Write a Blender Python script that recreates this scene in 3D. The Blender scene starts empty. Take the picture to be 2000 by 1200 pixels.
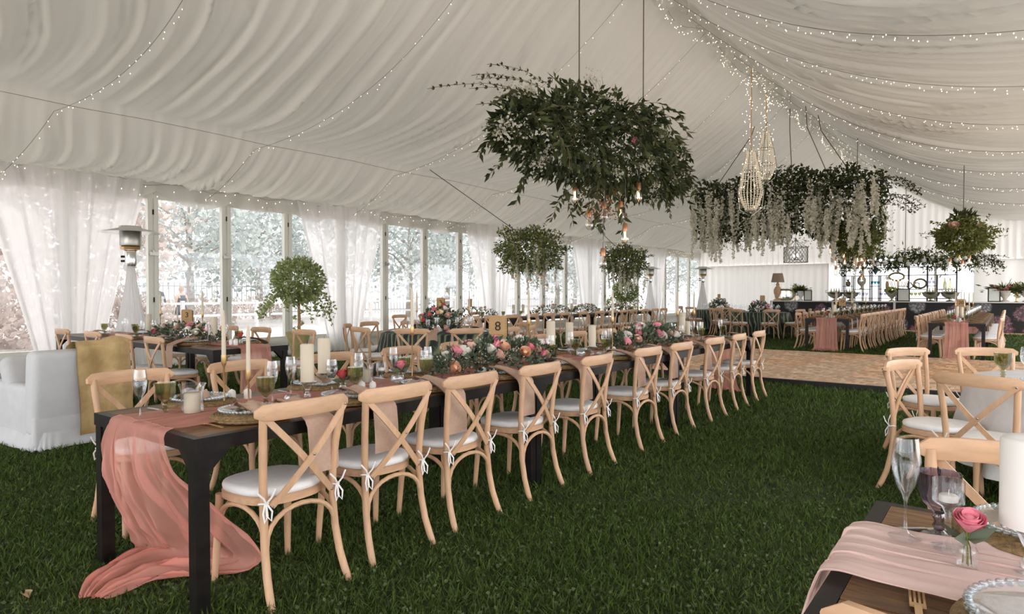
import bpy, bmesh, math, random
import numpy as np
from mathutils import Vector, Matrix

# ------------------------------------------------------------------ camera, sky, sun, exposure
S = bpy.context.scene
COL = S.collection
PI = math.pi
cam = bpy.data.cameras.new('camera')
cam.lens = 36 * 1280 / 2000
cam.sensor_width = 36
cam.clip_end = 400
co = bpy.data.objects.new('camera', cam)
COL.objects.link(co)
co.location = (0, 0, 1.37)
YAW = math.atan(972 / 1280)
co.rotation_euler = (PI / 2 - math.atan(27 / 1280), 0, YAW)
S.camera = co

W = bpy.data.worlds.new('sky')
S.world = W
W.use_nodes = True
W.node_tree.nodes['Background'].inputs[0].default_value = (0.95, 0.935, 0.95, 1)
W.node_tree.nodes['Background'].inputs[1].default_value = 3.8
sun = bpy.data.lights.new('sun', 'SUN')
sun.energy = 3.0
sun.angle = math.radians(3)
sun.color = (1, 0.95, 0.88)
so = bpy.data.objects.new('sun', sun)
COL.objects.link(so)
so.rotation_euler = Vector((0.62, -0.42, -1.0)).to_track_quat('-Z', 'Y').to_euler()
S.view_settings.view_transform = 'Standard'
S.view_settings.look = 'None'
S.view_settings.exposure = 0.13
S.view_settings.gamma = 1.0
S.view_settings.use_curve_mapping = False
S.cycles.max_bounces = 10
S.cycles.diffuse_bounces = 4
S.cycles.transparent_max_bounces = 24
S.cycles.sample_clamp_indirect = 6
S.cycles.caustics_reflective = False
S.cycles.caustics_refractive = False

RR = random.Random(11)
NR = np.random.default_rng(5)
ORD = ['first', 'second', 'third', 'fourth', 'fifth', 'sixth', 'seventh', 'eighth', 'ninth', 'tenth',
       'eleventh', 'twelfth', 'thirteenth', 'fourteenth', 'fifteenth', 'sixteenth']

# ------------------------------------------------------------------ materials
def nd(nt, t, **k):
    n = nt.nodes.new(t)
    for a, b in k.items():
        setattr(n, a, b)
    return n

def pbr(name, col, rough=0.6, metal=0.0, var=0.0, scale=8.0, stretch=(1, 1, 1), bump=0.0, col2=None,
        rnd=0.0, spec=0.5, coat=0.0, coord='Object'):
    m = bpy.data.materials.new(name)
    m.use_nodes = True
    nt = m.node_tree
    b = nt.nodes['Principled BSDF']
    b.inputs['Roughness'].default_value = rough
    b.inputs['Metallic'].default_value = metal
    b.inputs['Specular IOR Level'].default_value = spec
    b.inputs['Coat Weight'].default_value = coat
    b.inputs['Base Color'].default_value = (*col, 1)
    if var or col2 or bump or rnd:
        tc = nd(nt, 'ShaderNodeTexCoord')
        mp = nd(nt, 'ShaderNodeMapping')
        mp.inputs['Scale'].default_value = stretch
        nt.links.new(tc.outputs[coord], mp.inputs[0])
        no = nd(nt, 'ShaderNodeTexNoise')
        no.inputs['Scale'].default_value = scale
        no.inputs['Detail'].default_value = 5
        no.inputs['Roughness'].default_value = 0.6
        nt.links.new(mp.outputs[0], no.inputs['Vector'])
        rp = nd(nt, 'ShaderNodeValToRGB')
        c2 = col2 or tuple(max(0, c * (1 - var)) for c in col)
        c1 = col if col2 else tuple(min(1, c * (1 + var * 0.6)) for c in col)
        rp.color_ramp.elements[0].position = 0.32
        rp.color_ramp.elements[1].position = 0.68
        rp.color_ramp.elements[0].color = (*c2, 1)
        rp.color_ramp.elements[1].color = (*c1, 1)
        nt.links.new(no.outputs[0], rp.inputs[0])
        out = rp.outputs[0]
        if rnd:
            oi = nd(nt, 'ShaderNodeObjectInfo')
            mr = nd(nt, 'ShaderNodeMapRange')
            mr.inputs[3].default_value = 1 - rnd
            mr.inputs[4].default_value = 1 + rnd
            nt.links.new(oi.outputs['Random'], mr.inputs[0])
            hs = nd(nt, 'ShaderNodeHueSaturation')
            nt.links.new(mr.outputs[0], hs.inputs['Value'])
            nt.links.new(out, hs.inputs['Color'])
            out = hs.outputs[0]
        nt.links.new(out, b.inputs['Base Color'])
        if bump:
            bp = nd(nt, 'ShaderNodeBump')
            bp.inputs['Strength'].default_value = bump
            bp.inputs['Distance'].default_value = 0.02
            nt.links.new(no.outputs[0], bp.inputs['Height'])
            nt.links.new(bp.outputs[0], b.inputs['Normal'])
    return m

def cloth(name, col, trans=0.4, alpha=1.0, tcol=None, var=0.0, scale=30):
    """thin woven fabric: reflects, lets light through, and (alpha<1) has open gaps in the weave"""
    m = bpy.data.materials.new(name)
    m.use_nodes = True
    nt = m.node_tree
    nt.nodes.remove(nt.nodes['Principled BSDF'])
    o = nt.nodes['Material Output']
    d = nd(nt, 'ShaderNodeBsdfDiffuse')
    t = nd(nt, 'ShaderNodeBsdfTranslucent')
    d.inputs[0].default_value = (*col, 1)
    t.inputs[0].default_value = (*(tcol or col), 1)
    mx = nd(nt, 'ShaderNodeMixShader')
    mx.inputs[0].default_value = trans
    nt.links.new(d.outputs[0], mx.inputs[1])
    nt.links.new(t.outputs[0], mx.inputs[2])
    if var:
        no = nd(nt, 'ShaderNodeTexNoise')
        no.inputs['Scale'].default_value = scale
        no.inputs['Detail'].default_value = 4
        tc = nd(nt, 'ShaderNodeTexCoord')
        nt.links.new(tc.outputs['Object'], no.inputs['Vector'])
        rp = nd(nt, 'ShaderNodeValToRGB')
        rp.color_ramp.elements[0].color = (*[c * (1 - var) for c in col], 1)
        rp.color_ramp.elements[1].color = (*[min(1, c * (1 + var * .5)) for c in col], 1)
        rp.color_ramp.elements[0].position = .3
        rp.color_ramp.elements[1].position = .7
        nt.links.new(no.outputs[0], rp.inputs[0])
        nt.links.new(rp.outputs[0], d.inputs[0])
    last = mx.outputs[0]
    if alpha < 1:
        tr = nd(nt, 'ShaderNodeBsdfTransparent')
        m2 = nd(nt, 'ShaderNodeMixShader')
        m2.inputs[0].default_value = alpha
        nt.links.new(tr.outputs[0], m2.inputs[1])
        nt.links.new(last, m2.inputs[2])
        last = m2.outputs[0]
    nt.links.new(last, o.inputs[0])
    return m

def glass(name, tint=(1, 1, 1), refl=0.5, base=0.05, rough=0.02):
    """thin-walled glass: clear through the middle, mirror-like at grazing angles"""
    m = bpy.data.materials.new(name)
    m.use_nodes = True
    nt = m.node_tree
    nt.nodes.remove(nt.nodes['Principled BSDF'])
    o = nt.nodes['Material Output']
    t = nd(nt, 'ShaderNodeBsdfTransparent')
    t.inputs[0].default_value = (*tint, 1)
    g = nd(nt, 'ShaderNodeBsdfGlossy')
    g.inputs['Roughness'].default_value = rough
    g.inputs[0].default_value = (0.95, 0.97, 1, 1)
    lw = nd(nt, 'ShaderNodeLayerWeight')
    lw.inputs[0].default_value = 0.35
    mr = nd(nt, 'ShaderNodeMapRange')
    mr.inputs[3].default_value = base
    mr.inputs[4].default_value = refl
    nt.links.new(lw.outputs['Facing'], mr.inputs[0])
    mx = nd(nt, 'ShaderNodeMixShader')
    nt.links.new(mr.outputs[0], mx.inputs[0])
    nt.links.new(t.outputs[0], mx.inputs[1])
    nt.links.new(g.outputs[0], mx.inputs[2])
    nt.links.new(mx.outputs[0], o.inputs[0])
    return m

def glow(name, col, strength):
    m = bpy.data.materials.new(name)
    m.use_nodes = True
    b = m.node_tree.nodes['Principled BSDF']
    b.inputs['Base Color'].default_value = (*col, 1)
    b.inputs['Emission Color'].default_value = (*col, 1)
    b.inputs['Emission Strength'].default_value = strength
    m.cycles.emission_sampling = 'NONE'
    return m

def leafmat(name, c1, c2, trans=0.25):
    m = bpy.data.materials.new(name)
    m.use_nodes = True
    nt = m.node_tree
    b = nt.nodes['Principled BSDF']
    o = nt.nodes['Material Output']
    ge = nd(nt, 'ShaderNodeNewGeometry')
    rp = nd(nt, 'ShaderNodeValToRGB')
    rp.color_ramp.elements[0].color = (*c1, 1)
    rp.color_ramp.elements[1].color = (*c2, 1)
    nt.links.new(ge.outputs['Random Per Island'], rp.inputs[0])
    nt.links.new(rp.outputs[0], b.inputs['Base Color'])
    b.inputs['Roughness'].default_value = 0.6
    b.inputs['Specular IOR Level'].default_value = 0.25
    t = nd(nt, 'ShaderNodeBsdfTranslucent')
    nt.links.new(rp.outputs[0], t.inputs[0])
    mx = nd(nt, 'ShaderNodeMixShader')
    mx.inputs[0].default_value = trans
    nt.links.new(b.outputs[0], mx.inputs[1])
    nt.links.new(t.outputs[0], mx.inputs[2])
    nt.links.new(mx.outputs[0], o.inputs[0])
    return m

M = {}
M['wood'] = pbr('pale beech', (0.63, 0.395, 0.24), 0.45, var=0.14, scale=5, stretch=(6, 6, 1.2), rnd=0.06)
M['woodx'] = pbr('pale beech along the grain', (0.63, 0.395, 0.24), 0.45, var=0.14, scale=5, stretch=(1.2, 6, 6), rnd=0.06)
M['bolt'] = pbr('steel bolt', (0.35, 0.32, 0.28), 0.3, 0.9)
M['cushion'] = pbr('white cushion', (0.90, 0.90, 0.90), 0.9, var=0.05, scale=20, bump=0.1)
M['ribbon'] = pbr('white ribbon', (0.85, 0.83, 0.82), 0.8)
M['black'] = pbr('black steel', (0.012, 0.010, 0.009), 0.35, 0.0, var=0.5, scale=14, spec=0.25)
M['plank'] = pbr('dark rustic plank', (0.27, 0.145, 0.062), 0.42, col2=(0.085, 0.042, 0.019), scale=6, stretch=(1.2, 14, 14), bump=0.25, rnd=0.25, coat=0.04, spec=0.3)
M['runner'] = cloth('blush gauze', (0.95, 0.47, 0.39), 0.38, 0.66, var=0.12, scale=6)
M['runner_pale'] = cloth('pale pink gauze', (0.97, 0.72, 0.67), 0.22, 0.90, var=0.1, scale=6)
M['napkin'] = cloth('dusty linen', (0.62, 0.44, 0.34), 0.15, var=0.1, scale=60)
M['rattan'] = pbr('woven seagrass', (0.36, 0.23, 0.10), 0.8, col2=(0.13, 0.08, 0.035), scale=60, bump=0.6)
M['gold'] = pbr('brushed gold', (0.75, 0.50, 0.24), 0.3, 0.9)
M['copper'] = pbr('copper', (0.55, 0.27, 0.15), 0.35, 0.85)
M['steel'] = pbr('polished steel', (0.75, 0.75, 0.74), 0.22, 0.95)
M['silver'] = pbr('old silver', (0.45, 0.44, 0.36), 0.25, 0.95)
M['glass'] = glass('clear glass', (0.985, 0.99, 0.99), 0.50, 0.035)
M['crystal'] = glass('cut crystal', (0.93, 0.95, 0.96), 0.6, 0.12, 0.05)
M['green'] = glass('olive green glass', (0.68, 0.68, 0.52), 0.5, 0.05)
M['smoke'] = glass('smoky violet glass', (0.52, 0.47, 0.52), 0.6, 0.08)
M['lilac'] = glass('lilac glass', (0.78, 0.78, 0.86), 0.55, 0.08)
M['teal'] = glass('teal glass', (0.32, 0.66, 0.70), 0.5, 0.08)
M['pane'] = glass('grey-tinted vinyl window glass', (0.76, 0.765, 0.77), 0.25, 0.02)  # grey tint added to dim the daylight seen through the windows
M['wax'] = pbr('ivory wax', (0.62, 0.55, 0.43), 0.55)
M['wax2'] = pbr('white wax', (0.85, 0.83, 0.80), 0.5)
M['ceramic'] = pbr('white ceramic', (0.80, 0.79, 0.77), 0.25)
M['aqua'] = glass('pale aqua glass rim', (0.86, 0.93, 0.96), 0.55, 0.12)
M['kraft'] = pbr('brown card', (0.44, 0.28, 0.13), 0.8, var=0.1, scale=30)
M['ink'] = pbr('black ink', (0.02, 0.015, 0.012), 0.8)
M['leaf'] = leafmat('eucalyptus', (0.045, 0.070, 0.045), (0.20, 0.25, 0.17))
M['dleaf'] = leafmat('dark ruscus leaves', (0.018, 0.027, 0.010), (0.115, 0.135, 0.050), 0.25)
M['fern'] = leafmat('fern fronds', (0.08, 0.11, 0.025), (0.33, 0.34, 0.11), 0.35)
M['lime'] = leafmat('bright ivy leaves', (0.17, 0.24, 0.06), (0.55, 0.60, 0.32), 0.4)
M['wist'] = leafmat('white wisteria petals', (0.80, 0.78, 0.64), (0.95, 0.93, 0.86), 0.4)
M['heath'] = leafmat('cream wax flower', (0.55, 0.52, 0.40), (0.75, 0.72, 0.62), 0.3)
M['twig'] = pbr('twig', (0.16, 0.10, 0.05), 0.8)
M['rust'] = leafmat('rust amaranth', (0.22, 0.09, 0.03), (0.45, 0.22, 0.08), 0.2)
M['mauve'] = leafmat('mauve berries', (0.24, 0.09, 0.08), (0.55, 0.33, 0.30), 0.2)
for k, c in dict(pink=(0.86, 0.30, 0.38), peach=(0.88, 0.54, 0.35), white=(0.85, 0.82, 0.74), red=(0.62, 0.10, 0.10),
                 blush=(0.84, 0.56, 0.45), yellow=(0.80, 0.72, 0.38), violet=(0.22, 0.16, 0.34)).items():
    M['r_' + k] = pbr(k + ' petals', c, 0.7, var=0.15, scale=25)
M['liner'] = cloth('ivory tent lining', (0.75, 0.73, 0.665), 0.05, tcol=(0.74, 0.71, 0.635))
M['drape'] = cloth('white voile', (0.93, 0.92, 0.92), 0.55, 0.82)
M['sheer'] = cloth('sheer valance', (0.88, 0.87, 0.84), 0.40, 0.78)
M['endcloth'] = cloth('white pleated drape', (0.84, 0.83, 0.81), 0.16)
M['frame'] = pbr('cream powder-coated frame', (0.80, 0.80, 0.73), 0.5)
M['kick'] = pbr('cream wall panel', (0.82, 0.82, 0.77), 0.6)
M['slip'] = pbr('white slipcover', (0.60, 0.61, 0.63), 0.9, var=0.06, scale=6, bump=0.35)
M['fur'] = pbr('tan suede throw', (0.66, 0.48, 0.24), 0.95, col2=(0.42, 0.28, 0.12), scale=6, bump=0.9)
M['linen'] = pbr('white damask', (0.74, 0.74, 0.74), 0.8, var=0.08, scale=9)
M['teal_cloth'] = pbr('dark tropical print cloth', (0.035, 0.06, 0.05), 0.6, col2=(0.008, 0.012, 0.012), scale=9)
M['bark'] = pbr('pale bark', (0.42, 0.38, 0.34), 0.9, var=0.3, scale=8)
M['trunk'] = pbr('topiary stem', (0.45, 0.28, 0.14), 0.8, var=0.3, scale=12)
M['pot'] = pbr('mossy glass urn', (0.50, 0.44, 0.20), 0.5, var=0.2, scale=6)
M['tree'] = leafmat('overexposed tree leaves', (0.36, 0.42, 0.42), (0.72, 0.76, 0.72), 0.4)  # leaf colour bleached to imitate overexposed daylight
M['shrub'] = leafmat('dry blossoming shrub', (0.52, 0.45, 0.41), (0.78, 0.70, 0.65), 0.3)  # outdoor glare put into the colour, paler than the real shrub
M['rail'] = pbr('white fence rail', (0.8, 0.78, 0.76), 0.7)
M['iron'] = pbr('glare-paled iron fence', (0.42, 0.44, 0.45), 0.5, 0.3)  # dark bars coloured pale to imitate the glare outside
M['wire'] = pbr('hemp rope', (0.16, 0.12, 0.07), 0.8)
M['cord'] = pbr('grey cord', (0.17, 0.165, 0.15), 0.6)
M['fairy'] = glow('fairy lamp', (1, 0.84, 0.60), 4.0)
M['fil'] = glow('lit filament bulb', (1, 0.66, 0.33), 5.0)
M['bulb'] = glass('bulb glass', (0.97, 0.95, 0.92), 0.6, 0.10)
M['beads'] = glow('self-lit crystal beads', (0.85, 0.76, 0.60), 0.18)  # beads are no lamps; a faint glow stands in for their sparkle
M['shade'] = cloth('taupe lamp shade', (0.50, 0.40, 0.31), 0.35)
M['lampwood'] = pbr('limed wood', (0.66, 0.42, 0.25), 0.6, var=0.2, scale=10)
M['counter'] = pbr('white counter', (0.70, 0.70, 0.66), 0.5)
M['mirror'] = pbr('mirror', (0.8, 0.82, 0.8), 0.05, 1.0)
M['paper'] = pbr('menu card', (0.62, 0.64, 0.60), 0.7)
M['giltold'] = pbr('old gilt', (0.34, 0.30, 0.17), 0.5, 0.5, var=0.3, scale=20)
M['stone'] = pbr('stone urn', (0.60, 0.55, 0.47), 0.8, var=0.15, scale=12)
M['grape'] = pbr('green grapes', (0.28, 0.33, 0.06), 0.3)
M['skin'] = pbr('skin', (0.72, 0.50, 0.40), 0.6)
M['navy'] = pbr('dark blue clothes', (0.06, 0.085, 0.11), 0.8)
M['blond'] = pbr('fair hair', (0.55, 0.42, 0.28), 0.7)
M['sand'] = pbr('sunlit pale ground', (0.58, 0.545, 0.52), 0.95, var=0.10, scale=0.5)
M['edge'] = pbr('black floor edging', (0.012, 0.012, 0.012), 0.5)
M['heater'] = pbr('brushed steel heater', (0.50, 0.50, 0.46), 0.35, 0.8)
M['tablet'] = pbr('dark side table', (0.07, 0.08, 0.085), 0.4)
M['leafbrown'] = pbr('fallen leaf', (0.35, 0.24, 0.12), 0.8)

def floor_mat():
    m = pbr('soil under grass', (0.045, 0.062, 0.020), 0.95, col2=(0.020, 0.028, 0.010), scale=3, bump=0.6)
    return m
M['soil'] = floor_mat()
M['grass'] = leafmat('grass blades', (0.017, 0.034, 0.006), (0.115, 0.182, 0.034), 0.25)
M['clover'] = leafmat('clover leaves', (0.05, 0.075, 0.03), (0.16, 0.20, 0.09), 0.2)

def parquet():
    m = bpy.data.materials.new('parquet blocks')
    m.use_nodes = True
    nt = m.node_tree
    b = nt.nodes['Principled BSDF']
    ge = nd(nt, 'ShaderNodeNewGeometry')
    oi = nd(nt, 'ShaderNodeObjectInfo')
    rp = nd(nt, 'ShaderNodeValToRGB')
    e = rp.color_ramp.elements
    e[0].color = (0.40, 0.235, 0.12, 1)
    e[1].color = (0.86, 0.64, 0.44, 1)
    nt.links.new(ge.outputs['Random Per Island'], rp.inputs[0])
    rp2 = nd(nt, 'ShaderNodeValToRGB')
    rp2.color_ramp.elements[0].color = (1.0, 0.80, 0.60, 1)
    rp2.color_ramp.elements[1].color = (0.96, 0.98, 1.0, 1)
    nt.links.new(oi.outputs['Random'], rp2.inputs[0])
    mx = nd(nt, 'ShaderNodeMix', data_type='RGBA', blend_type='MULTIPLY')
    mx.inputs[0].default_value = 1
    nt.links.new(rp.outputs[0], mx.inputs[6])
    nt.links.new(rp2.outputs[0], mx.inputs[7])
    nt.links.new(mx.outputs[2], b.inputs['Base Color'])
    b.inputs['Roughness'].default_value = 0.38
    return m
M['parquet'] = parquet()

def floral():
    """dark printed panel: big pale and pink blossoms on near-black"""
    m = bpy.data.materials.new('floral print')
    m.use_nodes = True
    nt = m.node_tree
    b = nt.nodes['Principled BSDF']
    b.inputs['Roughness'].default_value = 0.6
    tc = nd(nt, 'ShaderNodeTexCoord')
    no = nd(nt, 'ShaderNodeTexNoise')
    no.inputs['Scale'].default_value = 6
    no.inputs['Detail'].default_value = 4
    nt.links.new(tc.outputs['Object'], no.inputs['Vector'])
    sc = nd(nt, 'ShaderNodeVectorMath', operation='SCALE')
    sc.inputs['Scale'].default_value = 0.28
    nt.links.new(no.outputs['Color'], sc.inputs[0])
    ad = nd(nt, 'ShaderNodeVectorMath', operation='ADD')
    nt.links.new(tc.outputs['Object'], ad.inputs[0])
    nt.links.new(sc.outputs[0], ad.inputs[1])
    vo = nd(nt, 'ShaderNodeTexVoronoi')
    vo.inputs['Scale'].default_value = 2.1
    nt.links.new(ad.outputs[0], vo.inputs['Vector'])
    v2 = nd(nt, 'ShaderNodeTexVoronoi')
    v2.inputs['Scale'].default_value = 12
    nt.links.new(ad.outputs[0], v2.inputs['Vector'])
    mask = nd(nt, 'ShaderNodeValToRGB')
    mask.color_ramp.elements[0].position = 0.46
    mask.color_ramp.elements[0].color = (1, 1, 1, 1)
    mask.color_ramp.elements[1].position = 0.60
    mask.color_ramp.elements[1].color = (0, 0, 0, 1)
    nt.links.new(vo.outputs['Distance'], mask.inputs[0])
    sep = nd(nt, 'ShaderNodeSeparateColor')
    nt.links.new(vo.outputs['Color'], sep.inputs[0])
    hue = nd(nt, 'ShaderNodeValToRGB')
    hue.color_ramp.interpolation = 'CONSTANT'
    e = hue.color_ramp.elements
    e[0].color = (0.50, 0.20, 0.26, 1)
    e[1].position = 0.34
    e[1].color = (0.52, 0.52, 0.54, 1)
    for p, c in ((0.6, (0.42, 0.24, 0.28, 1)), (0.8, (0.012, 0.012, 0.013, 1))):
        x = e.new(p)
        x.color = c
    nt.links.new(sep.outputs[0], hue.inputs[0])
    pet = nd(nt, 'ShaderNodeMapRange')
    pet.inputs[1].default_value = 0.0
    pet.inputs[2].default_value = 0.6
    pet.inputs[3].default_value = 1.2
    pet.inputs[4].default_value = 0.25
    nt.links.new(v2.outputs['Distance'], pet.inputs[0])
    mul = nd(nt, 'ShaderNodeVectorMath', operation='SCALE')
    nt.links.new(hue.outputs[0], mul.inputs[0])
    nt.links.new(pet.outputs[0], mul.inputs['Scale'])
    mx = nd(nt, 'ShaderNodeMix', data_type='RGBA')
    mx.inputs[6].default_value = (0.012, 0.012, 0.013, 1)
    nt.links.new(mask.outputs[0], mx.inputs[0])
    nt.links.new(mul.outputs[0], mx.inputs[7])
    nt.links.new(mx.outputs[2], b.inputs['Base Color'])
    return m
M['floral'] = floral()

# ------------------------------------------------------------------ mesh building
class MB:
    def __init__(s):
        s.v = []
        s.f = []

    def add(s, vs, fs):
        o = len(s.v)
        s.v.extend(tuple(p) for p in vs)
        s.f.extend(tuple(i + o for i in f) for f in fs)
        return s

    def box(s, c, d, rz=0.0, rx=0.0):
        x, y, z = (k / 2 for k in d)
        vs = [(-x, -y, -z), (x, -y, -z), (x, y, -z), (-x, y, -z), (-x, -y, z), (x, -y, z), (x, y, z), (-x, y, z)]
        mt = Matrix.Translation(c) @ Matrix.Rotation(rz, 4, 'Z') @ Matrix.Rotation(rx, 4, 'X')
        return s.add([mt @ Vector(p) for p in vs],
                     [(0, 3, 2, 1), (4, 5, 6, 7), (0, 1, 5, 4), (1, 2, 6, 5), (2, 3, 7, 6), (3, 0, 4, 7)])

    def rbox(s, c, d, r=0.03, seg=3, rz=0.0, rx=0.0):
        bm = bmesh.new()
        bmesh.ops.create_cube(bm, size=1)
        for v in bm.verts:
            v.co = Vector((v.co.x * d[0], v.co.y * d[1], v.co.z * d[2]))
        bmesh.ops.bevel(bm, geom=bm.edges[:], offset=r, segments=seg, profile=0.5, affect='EDGES')
        bm.verts.index_update()
        mt = Matrix.Translation(c) @ Matrix.Rotation(rz, 4, 'Z') @ Matrix.Rotation(rx, 4, 'X')
        s.add([mt @ v.co for v in bm.verts], [[v.index for v in f.verts] for f in bm.faces])
        bm.free()
        return s

    def sweep(s, pts, prof, up=(0, 0, 1), sc=None, cap=True):
        P = [Vector(p) for p in pts]
        n = len(P)
        up = Vector(up)
        k = len(prof)
        vs = []
        for i, p in enumerate(P):
            t = (P[min(i + 1, n - 1)] - P[max(i - 1, 0)]).normalized()
            a = t.cross(up)
            if a.length < 1e-4:
                a = t.cross(Vector((0.3, 1, 0.1)))
            a.normalize()
            b = a.cross(t)
            q = sc[i] if sc else 1
            qx, qy = q if isinstance(q, tuple) else (q, q)
            vs += [p + a * (x * qx) + b * (y * qy) for x, y in prof]
        fs = [(i * k + j, i * k + (j + 1) % k, (i + 1) * k + (j + 1) % k, (i + 1) * k + j)
              for i in range(n - 1) for j in range(k)]
        if cap:
            fs += [tuple(range(k))[::-1], tuple(range((n - 1) * k, n * k))]
        return s.add(vs, fs)

    def tube(s, pts, r, n=8, up=(0.13, 0.21, 1)):
        rs = r if isinstance(r, (list, tuple)) else [r] * len(pts)
        prof = [(math.cos(2 * PI * j / n), math.sin(2 * PI * j / n)) for j in range(n)]
        return s.sweep(pts, prof, up, list(rs))

    def bar(s, pts, w, h, up=(0, 0, 1), sc=None):
        return s.sweep(pts, [(-w / 2, -h / 2), (w / 2, -h / 2), (w / 2, h / 2), (-w / 2, h / 2)], up, sc)

    def lathe(s, prof, n=24, c=(0, 0, 0), flute=0.0, nf=0):
        vs = []
        for r, z in prof:
            for j in range(n):
                a = 2 * PI * j / n
                q = r * (1 + (flute * math.cos(nf * a) if nf else 0))
                vs.append((c[0] + q * math.cos(a), c[1] + q * math.sin(a), c[2] + z))
        fs = [(i * n + j, i * n + (j + 1) % n, (i + 1) * n + (j + 1) % n, (i + 1) * n + j)
              for i in range(len(prof) - 1) for j in range(n)]
        return s.add(vs, fs)

    def ball(s, c, r, n=10, m=6, sq=(1, 1, 1)):
        vs = [(c[0], c[1], c[2] - r * sq[2])]
        for i in range(1, m):
            t = PI * i / m
            for j in range(n):
                a = 2 * PI * j / n
                vs.append((c[0] + r * sq[0] * math.sin(t) * math.cos(a), c[1] + r * sq[1] * math.sin(t) * math.sin(a),
                           c[2] - r * sq[2] * math.cos(t)))
        vs.append((c[0], c[1], c[2] + r * sq[2]))
        fs = [(0, 1 + (j + 1) % n, 1 + j) for j in range(n)]
        for i in range(m - 2):
            fs += [(1 + i * n + j, 1 + i * n + (j + 1) % n, 1 + (i + 1) * n + (j + 1) % n, 1 + (i + 1) * n + j) for j in range(n)]
        L = len(vs) - 1
        fs += [(L, 1 + (m - 2) * n + j, 1 + (m - 2) * n + (j + 1) % n) for j in range(n)]
        return s.add(vs, fs)

    def octa(s, c, r):
        x, y, z = c
        return s.add([(x + r, y, z), (x - r, y, z), (x, y + r, z), (x, y - r, z), (x, y, z + r * 1.5), (x, y, z - r * 1.5)],
                     [(0, 2, 4), (2, 1, 4), (1, 3, 4), (3, 0, 4), (2, 0, 5), (1, 2, 5), (3, 1, 5), (0, 3, 5)])

    def grid(s, nu, nv, fn):
        vs = [fn(i / nu, j / nv) for i in range(nu + 1) for j in range(nv + 1)]
        k = nv + 1
        return s.add(vs, [(i * k + j, (i + 1) * k + j, (i + 1) * k + j + 1, i * k + j + 1) for i in range(nu) for j in range(nv)])

    def slab(s, out, layers):
        """stack of outlines: layers = [(scale, z)], capped top and bottom"""
        n = len(out)
        vs = [(x * q, y * q, z) for q, z in layers for x, y in out]
        fs = [(i * n + j, i * n + (j + 1) % n, (i + 1) * n + (j + 1) % n, (i + 1) * n + j) for i in range(len(layers) - 1) for j in range(n)]
        fs += [tuple(range(n))[::-1], tuple(range((len(layers) - 1) * n, len(layers) * n))]
        return s.add(vs, fs)

    def mesh(s, name, mat, smooth=True, ang=0.7):
        me = bpy.data.meshes.new(name)
        me.from_pydata(s.v, [], s.f)
        me.materials.append(M[mat] if isinstance(mat, str) else mat)
        if smooth:
            me.polygons.foreach_set('use_smooth', [True] * len(me.polygons))
            me.set_sharp_from_angle(angle=ang)
        me.update()
        return me

def npmesh(name, v, f, mat, smooth=False):
    """mesh straight from arrays (all faces the same corner count)"""
    me = bpy.data.meshes.new(name)
    v = np.asarray(v, np.float32)
    f = np.asarray(f, np.int32)
    k = f.shape[1]
    me.vertices.add(len(v))
    me.vertices.foreach_set('co', v.ravel())
    me.loops.add(f.size)
    me.loops.foreach_set('vertex_index', f.ravel())
    me.polygons.add(len(f))
    me.polygons.foreach_set('loop_start', np.arange(0, f.size, k, dtype=np.int32))
    me.materials.append(M[mat] if isinstance(mat, str) else mat)
    me.update(calc_edges=True)
    if smooth:
        me.polygons.foreach_set('use_smooth', np.ones(len(f), bool))
    return me

def gridmesh(name, X, Y, Z, mat, smooth=True):
    nu, nv = X.shape
    v = np.stack([X.ravel(), Y.ravel(), Z.ravel()], 1)
    i = np.arange(nu * nv).reshape(nu, nv)
    f = np.stack([i[:-1, :-1].ravel(), i[1:, :-1].ravel(), i[1:, 1:].ravel(), i[:-1, 1:].ravel()], 1)
    return npmesh(name, v, f, mat, smooth)

def obj(name, me, parent=None, loc=(0, 0, 0), rot=(0, 0, 0), scale=1.0, kind=None, label=None):
    o = bpy.data.objects.new(name, me)
    COL.objects.link(o)
    o.location = loc
    o.rotation_euler = rot
    o.scale = (scale,) * 3 if not isinstance(scale, tuple) else scale
    if parent:
        o.parent = parent
    if kind:
        o['kind'] = kind
    if label:
        o['label'] = label
    return o

def tag(o, label, cat, group=None, kind=None):
    o['label'] = label
    o['category'] = cat
    if group:
        o['group'] = group
    if kind:
        o['kind'] = kind
    return o

def thing(name, loc, rz, label, cat, group=None):
    return tag(obj(name, None, None, loc, (0, 0, rz)), label, cat, group)

class Proto:
    """a thing and its parts; each use links fresh objects that share the meshes"""
    def __init__(s, name, cat, root=None):
        s.name, s.cat, s.root, s.parts = name, cat, root, []

    def part(s, name, me, parent=-1, loc=(0, 0, 0), rot=(0, 0, 0), label=None, kind=None):
        s.parts.append((name, me, parent, loc, rot, label, kind))
        return len(s.parts) - 1

    def put(s, loc, rz, label, group=None, scale=1.0, rx=0.0):
        r = tag(obj(s.name, s.root, None, loc, (rx, 0, rz), scale), label, s.cat, group)
        made = []
        for n, me, p, l, ro, lb, kd in s.parts:
            made.append(obj(n, me, r if p < 0 else made[p], l, ro, 1.0, kd, lb))
        return r

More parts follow.
